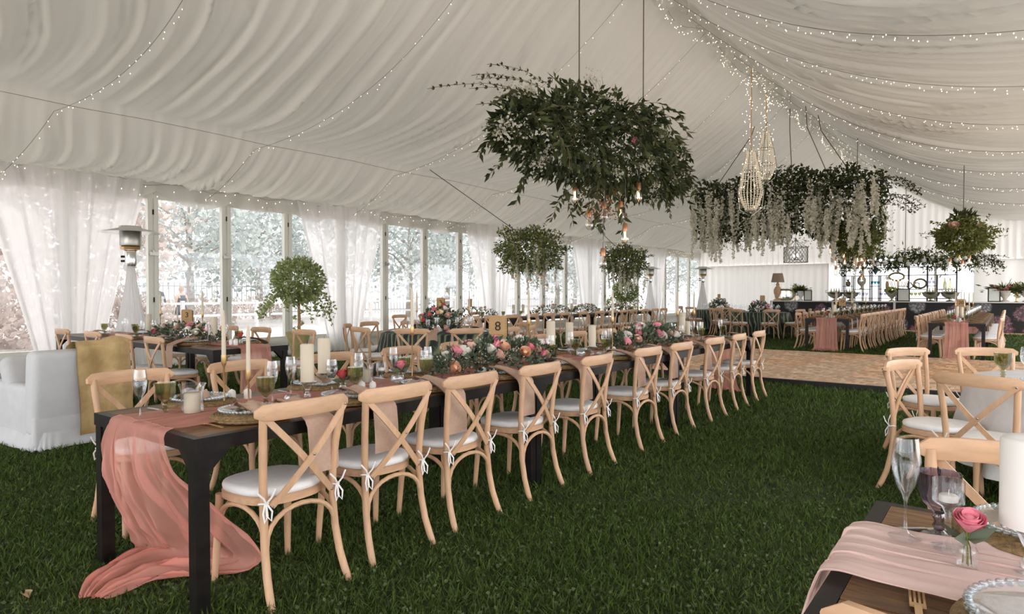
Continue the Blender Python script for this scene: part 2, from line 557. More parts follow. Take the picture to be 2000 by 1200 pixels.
def leaves(P, D, L, Wd, fold=0.25):
    """two-triangle folded leaves: base point P, direction D, length L, width Wd"""
    P = np.asarray(P, float)
    D = np.asarray(D, float)
    n = len(P)
    D = D / (np.linalg.norm(D, axis=1, keepdims=True) + 1e-9)
    A = np.cross(D, NR.normal(size=(n, 3)))
    A /= np.linalg.norm(A, axis=1, keepdims=True) + 1e-9
    N = np.cross(A, D)
    L = np.broadcast_to(np.asarray(L, float), (n,))[:, None]
    Wd = np.broadcast_to(np.asarray(Wd, float), (n,))[:, None]
    mid = P + D * L * 0.42
    v = np.stack([P, mid + A * Wd / 2 + N * Wd * fold, P + D * L, mid - A * Wd / 2 + N * Wd * fold], 1).reshape(-1, 3)
    i = np.arange(n)[:, None] * 4
    f = np.concatenate([i + [0, 1, 2], i + [0, 2, 3]], 1).reshape(-1, 3)
    return v, f

def merge(parts):
    vs, fs, o = [], [], 0
    for v, f in parts:
        vs.append(v)
        fs.append(np.asarray(f) + o)
        o += len(v)
    return np.concatenate(vs), np.concatenate(fs)

def unit(n):
    d = NR.normal(size=(n, 3))
    return d / np.linalg.norm(d, axis=1, keepdims=True)

def leafobj(name, mat, P, D, L, Wd, parent, kind='stuff', label=None, fold=0.25):
    v, f = leaves(P, D, L, Wd, fold)
    return obj(name, npmesh(name, v, f, mat), parent, kind=kind, label=label)

def rose_mesh(name, mat, r=0.035):
    b = MB()
    b.ball((0, 0, 0), r * 0.55, 10, 6)
    for ring, (n, rr, tilt) in enumerate(((3, 0.42, 0.05), (4, 0.58, 0.15), (5, 0.74, 0.35), (5, 0.88, 0.5))):
        for k in range(n):
            a0 = 2 * PI * k / n + ring * 0.5
            w = 1.35 * PI / n

            def fn(u, v, a0=a0, w=w, rr=rr, tilt=tilt):
                a = a0 + (v - 0.5) * 2 * w
                t = u
                rad = r * (0.2 + rr * (math.sin(t * 1.5) * 0.75 + tilt * t * t * 0.35))
                z = r * (-0.75 + 1.55 * t - tilt * 0.5 * t * t) - r * 0.22 * (abs(v - 0.5) * 2) ** 2 * t
                return (rad * math.cos(a), rad * math.sin(a), z)
            b.grid(4, 5, fn)
    return b.mesh(name, mat)
ROSE = {k: rose_mesh('rose_' + k, 'r_' + k) for k in ('pink', 'peach', 'white', 'red', 'blush', 'yellow')}

def text_mesh(txt, size, mat, depth=0.0015):
    cu = bpy.data.curves.new('numeral', 'FONT')
    cu.body = txt
    cu.size = size
    cu.align_x = 'CENTER'
    cu.align_y = 'CENTER'
    cu.extrude = depth
    o = bpy.data.objects.new('numeral', cu)
    COL.objects.link(o)
    bpy.context.view_layer.update()
    me = bpy.data.meshes.new_from_object(o)
    bpy.data.objects.remove(o)
    me.materials.clear()
    me.materials.append(M[mat])
    return me

# ------------------------------------------------------------------ the tent
XR, ZR, UP, ZP, UE, ZE = -5.0, 7.0, 5.6, 4.2, 7.47, 3.45
XL, XRW, Y0, Y1 = -12.5, 2.5, -6.97, 32.1
BAY = 5.582
JOINTS = [Y0 + BAY * i for i in range(8)]

def ceil_z(X):
    u = np.abs(np.asarray(X, float) - XR)
    t = np.clip(1 - u / UP, 0, 1)
    a = ZP + (ZR - ZP) * (0.3 * t + 0.7 * t * t)
    t2 = np.clip((UE - u) / (UE - UP), 0, 1)
    b = ZE + (ZP - ZE) * (0.35 * t2 + 0.65 * t2 * t2)
    return np.where(u < UP, a, b)

def foldf(Y, seed, lam=(0.16, 0.9), n=14):
    r = random.Random(seed)
    o = np.zeros_like(Y)
    for k in range(n):
        l = lam[0] * (lam[1] / lam[0]) ** (k / (n - 1))
        ph, q = r.random() * 7, r.random() * 7
        s = np.sin(2 * PI * Y / l + ph + 1.6 * np.sin(Y * 0.9 / l ** 0.3 + q))
        o += (1 - np.abs(s)) * l ** 0.8
    return o / n

def lining(name, side, seed):
    u = np.concatenate([np.linspace(0.0, UP, 44), np.linspace(UP, UE, 18)[1:]])
    Y = np.arange(Y0 - 0.05, Y1 + 0.05, 0.045)
    U, YY = np.meshgrid(u, Y, indexing='ij')
    X = XR + side * U
    Z = ceil_z(X)
    drift = 0.35 * np.sin(U * 0.55 + YY * 0.31) + 0.12 * np.sin(U * 1.7 + YY * 1.3)
    seg = np.where(U < UP, U / UP, (U - UP) / (UE - UP))
    belly = np.sin(PI * np.clip(seg, 0, 1))
    amp = 0.10 + 0.80 * belly ** 0.8
    Z = Z - amp * foldf(YY + drift * (0.3 + belly * 0.5), seed)
    Z = Z - 0.10 * belly * np.sin(PI * (YY - JOINTS[0]) / BAY) ** 2
    o = obj(name, gridmesh(name, X, YY, Z, 'liner'), kind='structure')
    return o
lining('ceiling', -1, 3)
lining('ceiling', 1, 8)

# ruffled valance along the ridge
def ruffle(name, pts_fn, n, depth_fn, mat, amp=0.05, seed=1, nv=8):
    r = random.Random(seed)
    ph = [r.random() * 6 for _ in range(6)]
    s = np.linspace(0, 1, n)
    v = np.linspace(0, 1, nv)
    S_, V = np.meshgrid(s, v, indexing='ij')
    Px, Py, Pz, Nx, Ny = pts_fn(S_)
    dep = depth_fn(S_)
    L = S_ * 39
    w = amp * (np.sin(L * 9 + ph[0]) + 0.6 * np.sin(L * 17 + ph[1]) + 0.8 * np.sin(L * 4.1 + ph[2])) * (0.25 + 0.75 * V)
    return gridmesh(name, Px + Nx * w, Py + Ny * w, Pz - dep * V, mat)

for k, off in enumerate((-0.10, 0.12)):
    me = ruffle('ridge_valance', lambda s, off=off: (np.full_like(s, XR + off), Y0 + s * (Y1 - Y0), np.full_like(s, ZR - 0.02 - abs(off) * .6), np.ones_like(s), 0 * s), 800,
                lambda s, k=k: 0.34 + 0.14 * np.sin(s * 39 * 2.1 + k * 2) + 0.07 * np.sin(s * 39 * 5.3 + 1 + k), 'sheer', 0.06, 4 + k)
    tag(obj('ridge_valance', me), ['sheer ruffled valance hanging along the window side of the tent ridge',
                                   'sheer ruffled valance hanging along the aisle side of the tent ridge'][k], 'valance')
me = ruffle('eave_valance', lambda s: (np.full_like(s, XL + 0.10), Y0 + s * (Y1 - Y0), np.full_like(s, ZE + 0.02), np.ones_like(s), 0 * s), 900,
            lambda s: 0.30 + 0.17 * np.abs(np.sin(PI * (s * (Y1 - Y0)) / (BAY / 4))) - 0.05 * np.sin(s * 39 * 3.1), 'sheer', 0.035, 9)
tag(obj('eave_valance', me), 'sheer white valance with scalloped hem above the side windows', 'valance')

tb = MB()
for sgn in (-1, 1):
    tb = MB()
    tb.tube([(XR + sgn * (UP + 0.0), Y0 + i * (Y1 - Y0) / 40, ZP - 0.17 - 0.015 * math.sin(i * 1.9)) for i in range(41)], 0.0035, 6)
    obj('trim_%d' % (1 if sgn < 0 else 2), tb.mesh('purlin_line', 'cord'), kind='structure')

# side walls: kick panels, uprights, window bays
KZ, LZ = 0.37, 3.09
def side_wall(x, inward, tagn, w0, glazed):
    b = MB()
    if glazed:
        b.box((x, (Y0 + Y1) / 2, KZ / 2), (0.06, Y1 - Y0, KZ))
        b.box((x + inward * 0.035, (Y0 + Y1) / 2, KZ - 0.03), (0.05, Y1 - Y0, 0.06))
        b.box((x + inward * 0.03, (Y0 + Y1) / 2, 0.045), (0.05, Y1 - Y0, 0.07))
        obj('wall_' + tagn, b.mesh('wall_' + tagn, 'kick', False), kind='structure')
    b = MB()
    b.box((x, (Y0 + Y1) / 2, 3.32), (0.05, Y1 - Y0, 0.40))
    w = obj('wall_%s_head' % tagn, b.mesh('head_panel', 'kick', False), kind='structure')
    n = w0
    for i, j in enumerate(JOINTS):
        b = MB().box((x + inward * 0.06, j, 1.75), (0.15, 0.15, 3.5))
        obj('trim_%d' % (20 + w0 + i), b.mesh('upright', 'frame', False), kind='structure')
        if i == len(JOINTS) - 1 or not glazed:
            continue
        c = j + BAY / 2
        b = MB()
        b.box((0, 0, LZ + 0.04), (0.09, BAY - 0.15, 0.08))
        b.box((0, 0, KZ + 0.035), (0.09, BAY - 0.15, 0.07))
        win = obj('window_%d' % n, b.mesh('window_frame', 'frame', False), None, (x, c, 0), kind='structure')
        n += 1
        for q in (-1.404, 0, 1.404):
            b = MB()
            b.box((0, -0.055, (KZ + LZ) / 2), (0.10, 0.075, LZ - KZ + 0.3))
            b.box((0, 0.055, (KZ + LZ) / 2), (0.10, 0.075, LZ - KZ + 0.3))
            b.box((0, 0, (KZ + LZ) / 2), (0.06, 0.05, LZ - KZ + 0.3))
            mu = obj('mullion', b.mesh('mullion', 'frame', False), win, (0, q, 0))
            b = MB()
            b.box((inward * 0.07, 0.0, 2.09), (0.05, 0.15, 0.065))
            b.box((inward * 0.09, -0.02, 2.13), (0.03, 0.03, 0.05), rx=0.4)
            obj('clamp', b.mesh('clamp', 'heater', False), mu)
            for zz in (2.85, 1.25):
                obj('latch', MB().box((inward * 0.055, 0.0, zz), (0.012, 0.02, 0.09)).mesh('latch', 'ink', False), mu)
        for q in (-2.1, -0.702, 0.702, 2.1):
            obj('pane', MB().box((0, q, (KZ + LZ) / 2), (0.008, 1.26, LZ - KZ)).mesh('pane', 'pane', False), win)
    return n
side_wall(XL, 1, 'left', 1, True)
side_wall(XRW, -1, 'right', 11, False)   # this side is rolled up, open to daylight

# voile curtains gathered at the uprights
names = ['in front of the patio heater', 'beside the topiary tree', 'behind the near end of the long window table',
         'behind the far hanging flower ball', 'beside the farthest window bay']
for i, j in enumerate(JOINTS[2:7]):
    nu, nv = 40, 70
    u = np.linspace(0, 1, nu)
    v = np.linspace(-1, 1, nv)
    Uu, V = np.meshgrid(u, v, indexing='ij')
    half = 1.28 * (1 - Uu) ** 1.1 + 0.42 * (1 - (1 - Uu) ** 1.1)
    half = np.where(Uu < 0.05, half * 1.0, half)
    ph = RR.random() * 6
    Yc = j + V * half
    Xc = XL + 0.22 + 0.05 * np.sin(V * 21 + ph) + 0.03 * np.sin(V * 38 + 2 * ph) + 0.05 * np.cos(V * PI)
    Zc = 3.38 - Uu * 3.36 - 0.02 * np.sin(V * 9 + ph)
    tag(obj('curtain', gridmesh('curtain', Xc, Yc, Zc, 'drape')), 'white voile curtain tapering to the ground ' + names[i], 'curtain', 'voile curtains at the uprights')

# end wall behind the bar: pleated drapes and a window opening
def pleats(name, x0, x1, z0, ztop, y, lam, amp, mat):
    n = max(20, int((x1 - x0) / (lam / 10)))
    x = np.linspace(x0, x1, n)
    v = np.linspace(0, 1, 14)
    X, V = np.meshgrid(x, v, indexing='ij')
    top = ceil_z(X) + 0.05 if ztop is None else np.full_like(X, ztop)
    Z = z0 + (top - z0) * V
    Yy = y + amp * np.sin(2 * PI * X / lam + 0.7 * np.sin(X * 3)) * (0.75 + 0.25 * np.sin(X * 1.3)) * (1.1 - 0.4 * V)
    return gridmesh(name, X, Yy, Z, mat)
obj('wall_back', pleats('wall_back', XL, XRW, 2.66, None, Y1 - 0.12, 0.26, 0.045, 'endcloth'), kind='structure')
obj('wall_back_drape', pleats('wall_back_drape', XL, -6.45, 0.0, 2.70, Y1 - 0.22, 0.30, 0.06, 'endcloth'), kind='structure')
obj('wall_back_drape', pleats('wall_back_drape', -1.1, XRW, 0.0, 2.70, Y1 - 0.18, 0.9, 0.05, 'endcloth'), kind='structure')
b = MB()
b.box((-3.78, Y1, 2.68), (5.4, 0.08, 0.08))
b.box((-3.78, Y1, 0.2), (5.4, 0.08, 0.4))
wn = obj('window_40', b.mesh('window_frame', 'frame', False), kind='structure')
for k in range(5):
    obj('mullion', MB().box((-6.45 + k * 1.335, Y1, 1.4), (0.09, 0.09, 2.6)).mesh('mullion', 'frame', False), wn)
for k in range(4):
    obj('pane', MB().box((-5.78 + k * 1.335, Y1, 1.5), (1.24, 0.01, 2.3)).mesh('pane', 'pane', False), wn)
for k, (x, w) in enumerate(((-6.2, 0.55), (-2.15, 0.30))):
    tag(obj('curtain', pleats('curtain', x - w / 2, x + w / 2, 0.0, 2.66, Y1 - 0.2, 0.14, 0.03, 'drape')),
        ['narrow white curtain beside the bar shelf', 'slim white curtain behind the two tall bottles'][k], 'curtain')

# ------------------------------------------------------------------ ground
obj('floor', MB().grid(30, 60, lambda u, v: (-12.48 + u * 14.96, Y0 + v * (Y1 - Y0), 0.012 * math.sin(u * 23) * math.sin(v * 37))).mesh('floor', 'soil'), kind='structure')
obj('ground_outside', MB().grid(8, 8, lambda u, v: (-160 + 320 * u, -120 + 320 * v, -0.04)).mesh('ground_outside', 'sand'), kind='structure')

cy, sy = math.cos(YAW), math.sin(YAW)
def grass():
    d = []
    for d1, d2, dens in ((1.6, 4.2, 6500), (4.2, 6.5, 3600), (6.5, 10, 1700), (10, 16, 800), (16, 28, 330)):
        n = int(dens * 1.9 * (d2 * d2 - d1 * d1) / 2)
        dd = np.sqrt(NR.random(n) * (d2 * d2 - d1 * d1) + d1 * d1)
        ll = (NR.random(n) * 1.9 - 0.95) * dd
        d.append(np.stack([ll, dd], 1))
    d = np.concatenate(d)
    l, dd = d[:, 0], d[:, 1]
    X = cy * l - sy * dd
    Y = sy * l + cy * dd
    # the rest of the tent floor, sparser
    n2 = 130000
    X2 = NR.uniform(-12.4, 2.4, n2)
    Y2 = NR.uniform(Y0, 27, n2)
    d2_ = -sy * X2 + cy * Y2
    l2_ = cy * X2 + sy * Y2
    k2 = ~((d2_ > 1.6) & (np.abs(l2_) < 0.95 * d2_))
    X, Y, dd = np.concatenate([X, X2[k2]]), np.concatenate([Y, Y2[k2]]), np.concatenate([dd, np.full(k2.sum(), 9.0)])
    ok = (X > -12.4) & (X < 2.4) & (Y < 27) & ~((X > -5.65) & (X < 0.85) & (Y > 10.12) & (Y < 15.36))
    X, Y, dd = X[ok], Y[ok], dd[ok]
    n = len(X)
    clump = 0.5 + 0.5 * np.sin(X * 3.1 + 1.7 * np.sin(Y * 2.3)) * np.sin(Y * 2.7 + 1.3 * np.sin(X * 1.9))
    g = np.clip(dd / 4.0, 1, 2.6)
    P = np.stack([X, Y, np.zeros(n)], 1)
    D = np.stack([NR.normal(size=n) * 0.75, NR.normal(size=n) * 0.75, 0.35 + NR.random(n)], 1)
    L = (0.028 + 0.035 * NR.random(n) + 0.02 * clump) * g ** 0.35
    Wd = (0.0035 + 0.004 * NR.random(n)) * g
    v, f = leaves(P, D, L, Wd, 0.2)
    me = npmesh('grass', v, f, 'grass')
    tag(obj('grass', me), 'short dark green lawn covering the tent floor', 'grass', kind='stuff')
    k = NR.choice(n, 16000, replace=False, p=(1 / dd ** 1.5) / np.sum(1 / dd ** 1.5))
    P = P[k] + np.array([0, 0, 0.022])
    D = np.stack([NR.normal(size=16000), NR.normal(size=16000), 0.25 + 0 * P[:, 0]], 1)
    v, f = leaves(P, D, 0.014 + 0.012 * NR.random(16000), 0.013 + 0.008 * NR.random(16000), 0.1)
    tag(obj('clover', npmesh('clover', v, f, 'clover')), 'pale clover leaves scattered through the lawn', 'clover', kind='stuff')
grass()
lf = MB().grid(4, 4, lambda u, v: ((u - .5) * .07, (v - .5) * .045 * math.sin(PI * (0.1 + .8 * u)), 0.045 + .012 * math.cos(6 * v) + .008 * u))
tag(obj('fallen_leaf', lf.mesh('fallen_leaf', 'leafbrown'), None, (-3.42, 0.98, 0)), 'dry brown leaf lying on the lawn near the trailing pink cloth', 'leaf')

# ------------------------------------------------------------------ dance floor of parquet panels
DX0, DX1, DY0, DY1 = -5.6, 0.8, 10.2, 15.3
nx, ny = 7, 5
pw, pd = (DX1 - DX0) / nx, (DY1 - DY0) / ny
df = thing('dance_floor', ((DX0 + DX1) / 2, (DY0 + DY1) / 2, 0), 0, 'parquet dance floor with black edging laid on the lawn', 'dance floor')
b = MB()
kx, ky = 6, 7
for i in range(kx):
    for j in range(ky):
        w, d = pw / kx, pd / ky
        for q in range(3):
            if (i + j) % 2:
                c = (-pw / 2 + (i + .5) * w, -pd / 2 + (j + (q + .5) / 3) * d)
                sz = (w - .003, d / 3 - .003)
            else:
                c = (-pw / 2 + (i + (q + .5) / 3) * w, -pd / 2 + (j + .5) * d)
                sz = (w / 3 - .003, d - .003)
            b.box((c[0], c[1], 0.042 + 0.0012 * ((i * 7 + j * 3 + q * 5) % 4)), (sz[0], sz[1], 0.016))
b.box((0, 0, 0.02), (pw - .002, pd - .002, 0.03))
pm = b.mesh('panel', 'parquet', False)
for i in range(nx):
    for j in range(ny):
        obj('panel', pm, df, (-(DX1 - DX0) / 2 + (i + .5) * pw, -(DY1 - DY0) / 2 + (j + .5) * pd, .045))
for x, y, sx, sy_ in ((0, -(DY1 - DY0) / 2 - .03, DX1 - DX0 + .12, .06), (0, (DY1 - DY0) / 2 + .03, DX1 - DX0 + .12, .06),
                      (-(DX1 - DX0) / 2 - .03, 0, .06, DY1 - DY0), ((DX1 - DX0) / 2 + .03, 0, .06, DY1 - DY0)):
    obj('edging', MB().box((x, y, .048), (sx, sy_, .095)).mesh('edging', 'edge', False), df)

# ------------------------------------------------------------------ chairs
def seat_outline(n=28):
    o = []
    for k in range(n):
        a = 2 * PI * k / n
        c, s = math.cos(a), math.sin(a)
        e = 2 / 2.7
        x = math.copysign(abs(c) ** e, c) * 0.218
        y = math.copysign(abs(s) ** e, s) * 0.205
        x *= 1 - 0.10 * (y / 0.205 + 1) / 2
        o.append((x, y))
    return o
OUT = seat_outline()

def arch(p0, p1, z0, z1, n=12):
    pts = []
    for k in range(n + 1):
        t = k / n
        a = PI * t
        q = 0.5 - 0.5 * math.cos(a)
        pts.append((p0[0] + (p1[0] - p0[0]) * q, p0[1] + (p1[1] - p0[1]) * q, z0 + (z1 - z0) * math.sin(a) ** 0.75))
    return pts

def make_chair(full):
    P = Proto('crossback_chair', 'chair')
    n = 10 if full else 6
    P.part('seat_frame', MB().slab(OUT, [(0.93, 0.418), (1.0, 0.424), (1.0, 0.452), (0.97, 0.457)]).mesh('seat_frame', 'woodx'))
    cu = P.part('cushion', MB().slab(OUT, [(0.90, 0.457), (0.985, 0.463), (0.995, 0.478), (0.97, 0.492), (0.86, 0.499), (0.5, 0.503)]).mesh('cushion', 'cushion', ang=1.2))
    rear = lambda s: [(s * .205, .300, 0), (s * .200, .272, .06), (s * .194, .243, .14), (s * .188, .218, .26), (s * .184, .206, .40), (s * .186, .206, .52), (s * .194, .218, .66), (s * .206, .240, .80), (s * .208, .244, .855)]
    if not full:
        rear = lambda s: [(s * .205, .300, 0), (s * .194, .243, .14), (s * .184, .206, .40), (s * .194, .218, .66), (s * .208, .244, .855)]
    for s in (-1, 1):
        p = rear(s)
        P.part('leg', MB().tube(p, [.0155] + [.018] * (len(p) - 2) + [.0165], n).mesh('rear_leg', 'wood'))
    for s in (-1, 1):
        P.part('leg', MB().tube([(s * .198, -.182, 0), (s * .192, -.172, .15), (s * .186, -.160, .30), (s * .183, -.155, .43)], [.0145, .017, .019, .019], n).mesh('front_leg', 'wood'))
    # top rail
    m = 15 if full else 9
    pts, sc = [], []
    for k in range(m):
        t = -1 + 2 * k / (m - 1)
        pts.append((t * .245, .236 + .052 * (1 - t * t), .850 + .006 * (1 - t * t)))
        e = max(0.0, (abs(t) - .82) / .18)
        sc.append((1 - .25 * e ** 3, math.sqrt(max(.08, 1 - e * e * .85))))
    prof = [(-.013, -.026), (-.009, -.034), (.009, -.034), (.013, -.026), (.013, .030), (.008, .040), (-.008, .040), (-.013, .030)]
    P.part('top_rail', MB().sweep(pts, prof, (0, 0, 1), sc).mesh('top_rail', 'woodx', ang=0.9))
    for s in (-1, 1):
        pts = []
        for k in range(9):
            t = k / 8
            x = s * (-.212 + t * .375)
            y = .258 + .030 * math.sin(PI * t) - .030 * t + (.006 if s > 0 else -.006)
            pts.append((x, y, .842 - t * .405))
        st = P.part('cross_strap', MB().bar(pts, .030, .008, (0, 1, 0)).mesh('cross_strap', 'wood', ang=0.5))
        if full:
            for q in (0, 8) if s < 0 else (0, 4, 8):
                p = pts[q]
                P.part('bolt', MB().ball((p[0], p[1] + .0075, p[2]), .0062, 8, 4, (1, .6, 1)).mesh('bolt', 'bolt'), st)
    for p0, p1 in (((-.182, .222), (.182, .222)), ((-.182, -.165), (.182, -.165)), ((-.190, -.165), (-.190, .222)), ((.190, -.165), (.190, .222))):
        P.part('brace', MB().tube(arch(p0, p1, .245, .412, 12 if full else 8), .0115, n - 2).mesh('brace', 'wood'))
    if full:
        for s in (-1, 1):
            b = MB()
            x, y, z = s * .190, .212, .455
            b.tube([(x + .021 * math.cos(a), y + .021 * math.sin(a), z + .003 * math.sin(2 * a)) for a in [2 * PI * k / 10 for k in range(11)]], .0045, 6)
            for q in (-1, 1):
                b.bar([(x + q * .004, y + .02, z), (x + q * .022, y + .034, z - .035), (x + q * .016, y + .036, z - .075), (x - q * .002, y + .03, z - .05), (x, y + .022, z)], .008, .003, (0, 1, 0))
                b.bar([(x, y + .022, z), (x + q * .020, y + .036, z + .03), (x + q * .045 + .01, y + .040, z + .065)], .008, .003, (0, 1, 0))
            P.part('cushion_tie', b.mesh('cushion_tie', 'ribbon'), cu)
    return P
CH = make_chair(True)
CHF = make_chair(False)

def chair(x, y, rz, label, group, far=False):
    """x, y: where the seat centre stands; rz turns the back (local +y)"""
    return (CHF if far else CH).put((x, y, 0), rz + RR.uniform(-.05, .05), label, group)
# back toward +X : rz=-90deg ; toward -X : +90deg ; toward +Y : 0 ; toward -Y : 180deg
R90 = PI / 2
T8R = [1.79, 2.37, 2.96, 3.68, 4.45, 5.37, 6.11, 7.02, 7.80, 8.57]
for i, y in enumerate(T8R):
    chair(-2.79, y, -R90, '%s cross-back chair from the draped end, aisle side of table eight' % ORD[i], 'chairs along the aisle side of table eight')
T8L = [1.78, 2.52, 3.30, 4.05, 4.78, 5.5, 6.25, 7.0, 7.75, 8.45]
for i, y in enumerate(T8L):
    chair(-4.06, y, R90, '%s cross-back chair from the draped end, window side of table eight' % ORD[i], 'chairs along the window side of table eight')
for i, x in enumerate([-7.50, -8.25, -9.15, -10.15]):
    chair(x, 3.60, PI, '%s cross-back chair from the draped end, armchair side of table three' % ORD[i], 'chairs on the armchair side of table three')
for i, x in enumerate([-7.32, -8.32, -9.15, -10.0]):
    chair(x, 4.92, 0, '%s cross-back chair from the draped end, topiary side of table three' % ORD[i], 'chairs on the topiary side of table three')
CCX, CCY = -7.1, 7.5
for i, a in enumerate([-62, -98, -140, -172, 152, 118, 60, 25, -5, -32]):
    a = math.radians(a)
    chair(CCX + 1.2 * math.cos(a), CCY + 1.2 * math.sin(a), a - R90,
          '%s cross-back chair clockwise around the green-clothed round table, from the aisle' % ORD[i], 'chairs around the green-clothed round table')
TDY = [10.30, 10.92, 11.68, 12.45, 13.15, 13.85, 14.75, 15.62, 16.36, 17.02, 17.6, 18.35, 19.1, 19.75]
for i, y in enumerate(TDY):
    chair(-9.10, y, -R90, '%s cross-back chair from the near end, inner side of the long window table' % ORD[i], 'chairs on the inner side of the long window table', i > 4)
for i, y in enumerate([10.1, 10.9, 11.8, 12.7]):
    chair(-10.55, y, R90, '%s cross-back chair from the near end, window side of the long window table' % ORD[i], 'chairs on the window side of the long window table', True)
E1, E2 = (-6.3, 21.2), (-8.3, 23.2)
for k, (ex, ey) in enumerate((E1, E2)):
    for i, a in enumerate([-100, -60, -22, 20, 150, 190, 232] if k == 0 else [-110, -65, 0, 180, 225]):
        a = math.radians(a)
        chair(ex + 1.22 * math.cos(a), ey + 1.22 * math.sin(a), a - R90, '%s cross-back chair around the dark round table %s' % (ORD[i], ['with pink peonies near the bar lamp', 'in the far window corner'][k]),
              'chairs around the far round tables', True)
for k, (x0, ys, nm) in enumerate(((-3.42, [17.05 + .68 * i for i in range(12)], 'table ten'), (-0.84, [16.15 + .70 * i for i in range(11)], 'table twenty'))):
    for i, y in enumerate(ys):
        chair(x0 + 0.46, y, -R90, '%s cross-back chair from the draped end, aisle side of %s' % (ORD[i], nm), 'chairs on the aisle side of ' + nm, i > 2)
    for i, y in enumerate(ys):
        chair(x0 - 0.46, y, R90, '%s cross-back chair from the draped end, window side of %s' % (ORD[i], nm), 'chairs on the window side of ' + nm, i > 2)
JX, JY = 0.55, 5.85
for x, y, rz, lb in ((-0.37, 5.28, math.radians(72), 'cross-back chair facing the white round table with its back to the lawn'),
                     (-0.50, 6.46, math.radians(58), 'cross-back chair behind, beside the dance floor corner at the white round table'),
                     (-0.06, 6.80, math.radians(22), 'cross-back chair on the dance-floor side of the white round table'),
                     (-0.05, 4.93, math.radians(158), 'cross-back chair turned away from us at the white round table, bow at its seat')):
    chair(x, y, rz, lb, 'chairs around the white round table')
chair(0.01, 2.32, 0.0, 'cross-back chair facing us across the corner table with the tall white candle', 'chairs at the corner table')
chair(0.02, 1.36, PI, 'cross-back chair on the near side of the corner table, only its rail showing', 'chairs at the corner table')

# ------------------------------------------------------------------ tables
TH = 0.77
def make_table(L, Wd, npl=6):
    """local x runs along the table; black angle-iron frame, plank top"""
    P = Proto('trestle_table', 'table')
    b = MB()
    for s in (-1, 1):
        b.box((0, s * (Wd / 2 - .02), TH - .03), (L, .04, .06))
        b.box((s * (L / 2 - .02), 0, TH - .03), (.04, Wd - .08, .06))
    P.part('frame', b.mesh('frame', 'black', False))
    for sx in (-1, 1):
        for sy_ in (-1, 1):
            lg = P.part('leg', MB().box((0, 0, (TH - .06) / 2), (.06, .06, TH - .06)).mesh('leg', 'black', False), loc=(sx * (L / 2 - .035), sy_ * (Wd / 2 - .035), 0))
            for ax in (0, 1):
                q = .10
                b = MB()
                if ax == 0:
                    vs = [(-sx * .03, y, TH - .06) for y in (-.022, .022)] + [(-sx * (.03 + q), y, TH - .06) for y in (-.022, .022)] + [(-sx * .03, y, TH - .06 - q) for y in (-.022, .022)]
                else:
                    vs = [(x, -sy_ * .03, TH - .06) for x in (-.022, .022)] + [(x, -sy_ * (.03 + q), TH - .06) for x in (-.022, .022)] + [(x, -sy_ * .03, TH - .06 - q) for x in (-.022, .022)]
                b.add(vs, [(0, 2, 4), (1, 5, 3), (0, 1, 3, 2), (2, 3, 5, 4), (0, 4, 5, 1)])
                P.part('gusset', b.mesh('gusset', 'black', False), lg)
    w = (Wd - .08) / npl
    me = MB().box((0, 0, 0), (L - .084, w - .004, .03)).mesh('plank', 'plank', False)
    for k in range(npl):
        P.part('plank', me, loc=(0, -Wd / 2 + .04 + (k + .5) * w, TH - .016 + .0015 * ((k * 5) % 3)))
    return P
T244 = make_table(2.44, 1.0)
for i, y in enumerate((2.56, 5.0, 7.45)):
    T244.put((-3.15, y, 0), R90, ['black-framed plank table at the draped near end of table eight', 'middle plank table of the three joined as table eight',
             'plank table at the dance-floor end of table eight'][i], 'plank tables joined as table eight')
T22 = make_table(2.2, 0.9)
for i, x in enumerate((-7.75, -9.96)):
    T22.put((x, 4.02, 0), 0, ['black-framed plank table at the draped end of table three', 'plank table at the window end of table three'][i], 'plank tables joined as table three')
T25 = make_table(2.5, 0.9)
for i in range(4):
    T25.put((-9.78, 11.2 + 2.51 * i, 0), R90, '%s plank table from the near end of the long window table' % ORD[i], 'plank tables of the long window table')
T275 = make_table(2.75, 0.95)
for k, (x, y0) in enumerate(((-3.42, 16.72), (-0.84, 15.72))):
    for i in range(3):
        T275.put((x, y0 + 1.375 + 2.76 * i, 0), R90, '%s plank table from the draped end of table %s' % (ORD[i], ('ten', 'twenty')[k]), 'plank tables joined as table %s' % ('ten', 'twenty')[k])
TK = make_table(2.4, 0.95, 5)
TK.put((-0.30 + 1.2, 1.665, 0), 0, 'dark plank table with the tall white candle in the near corner')

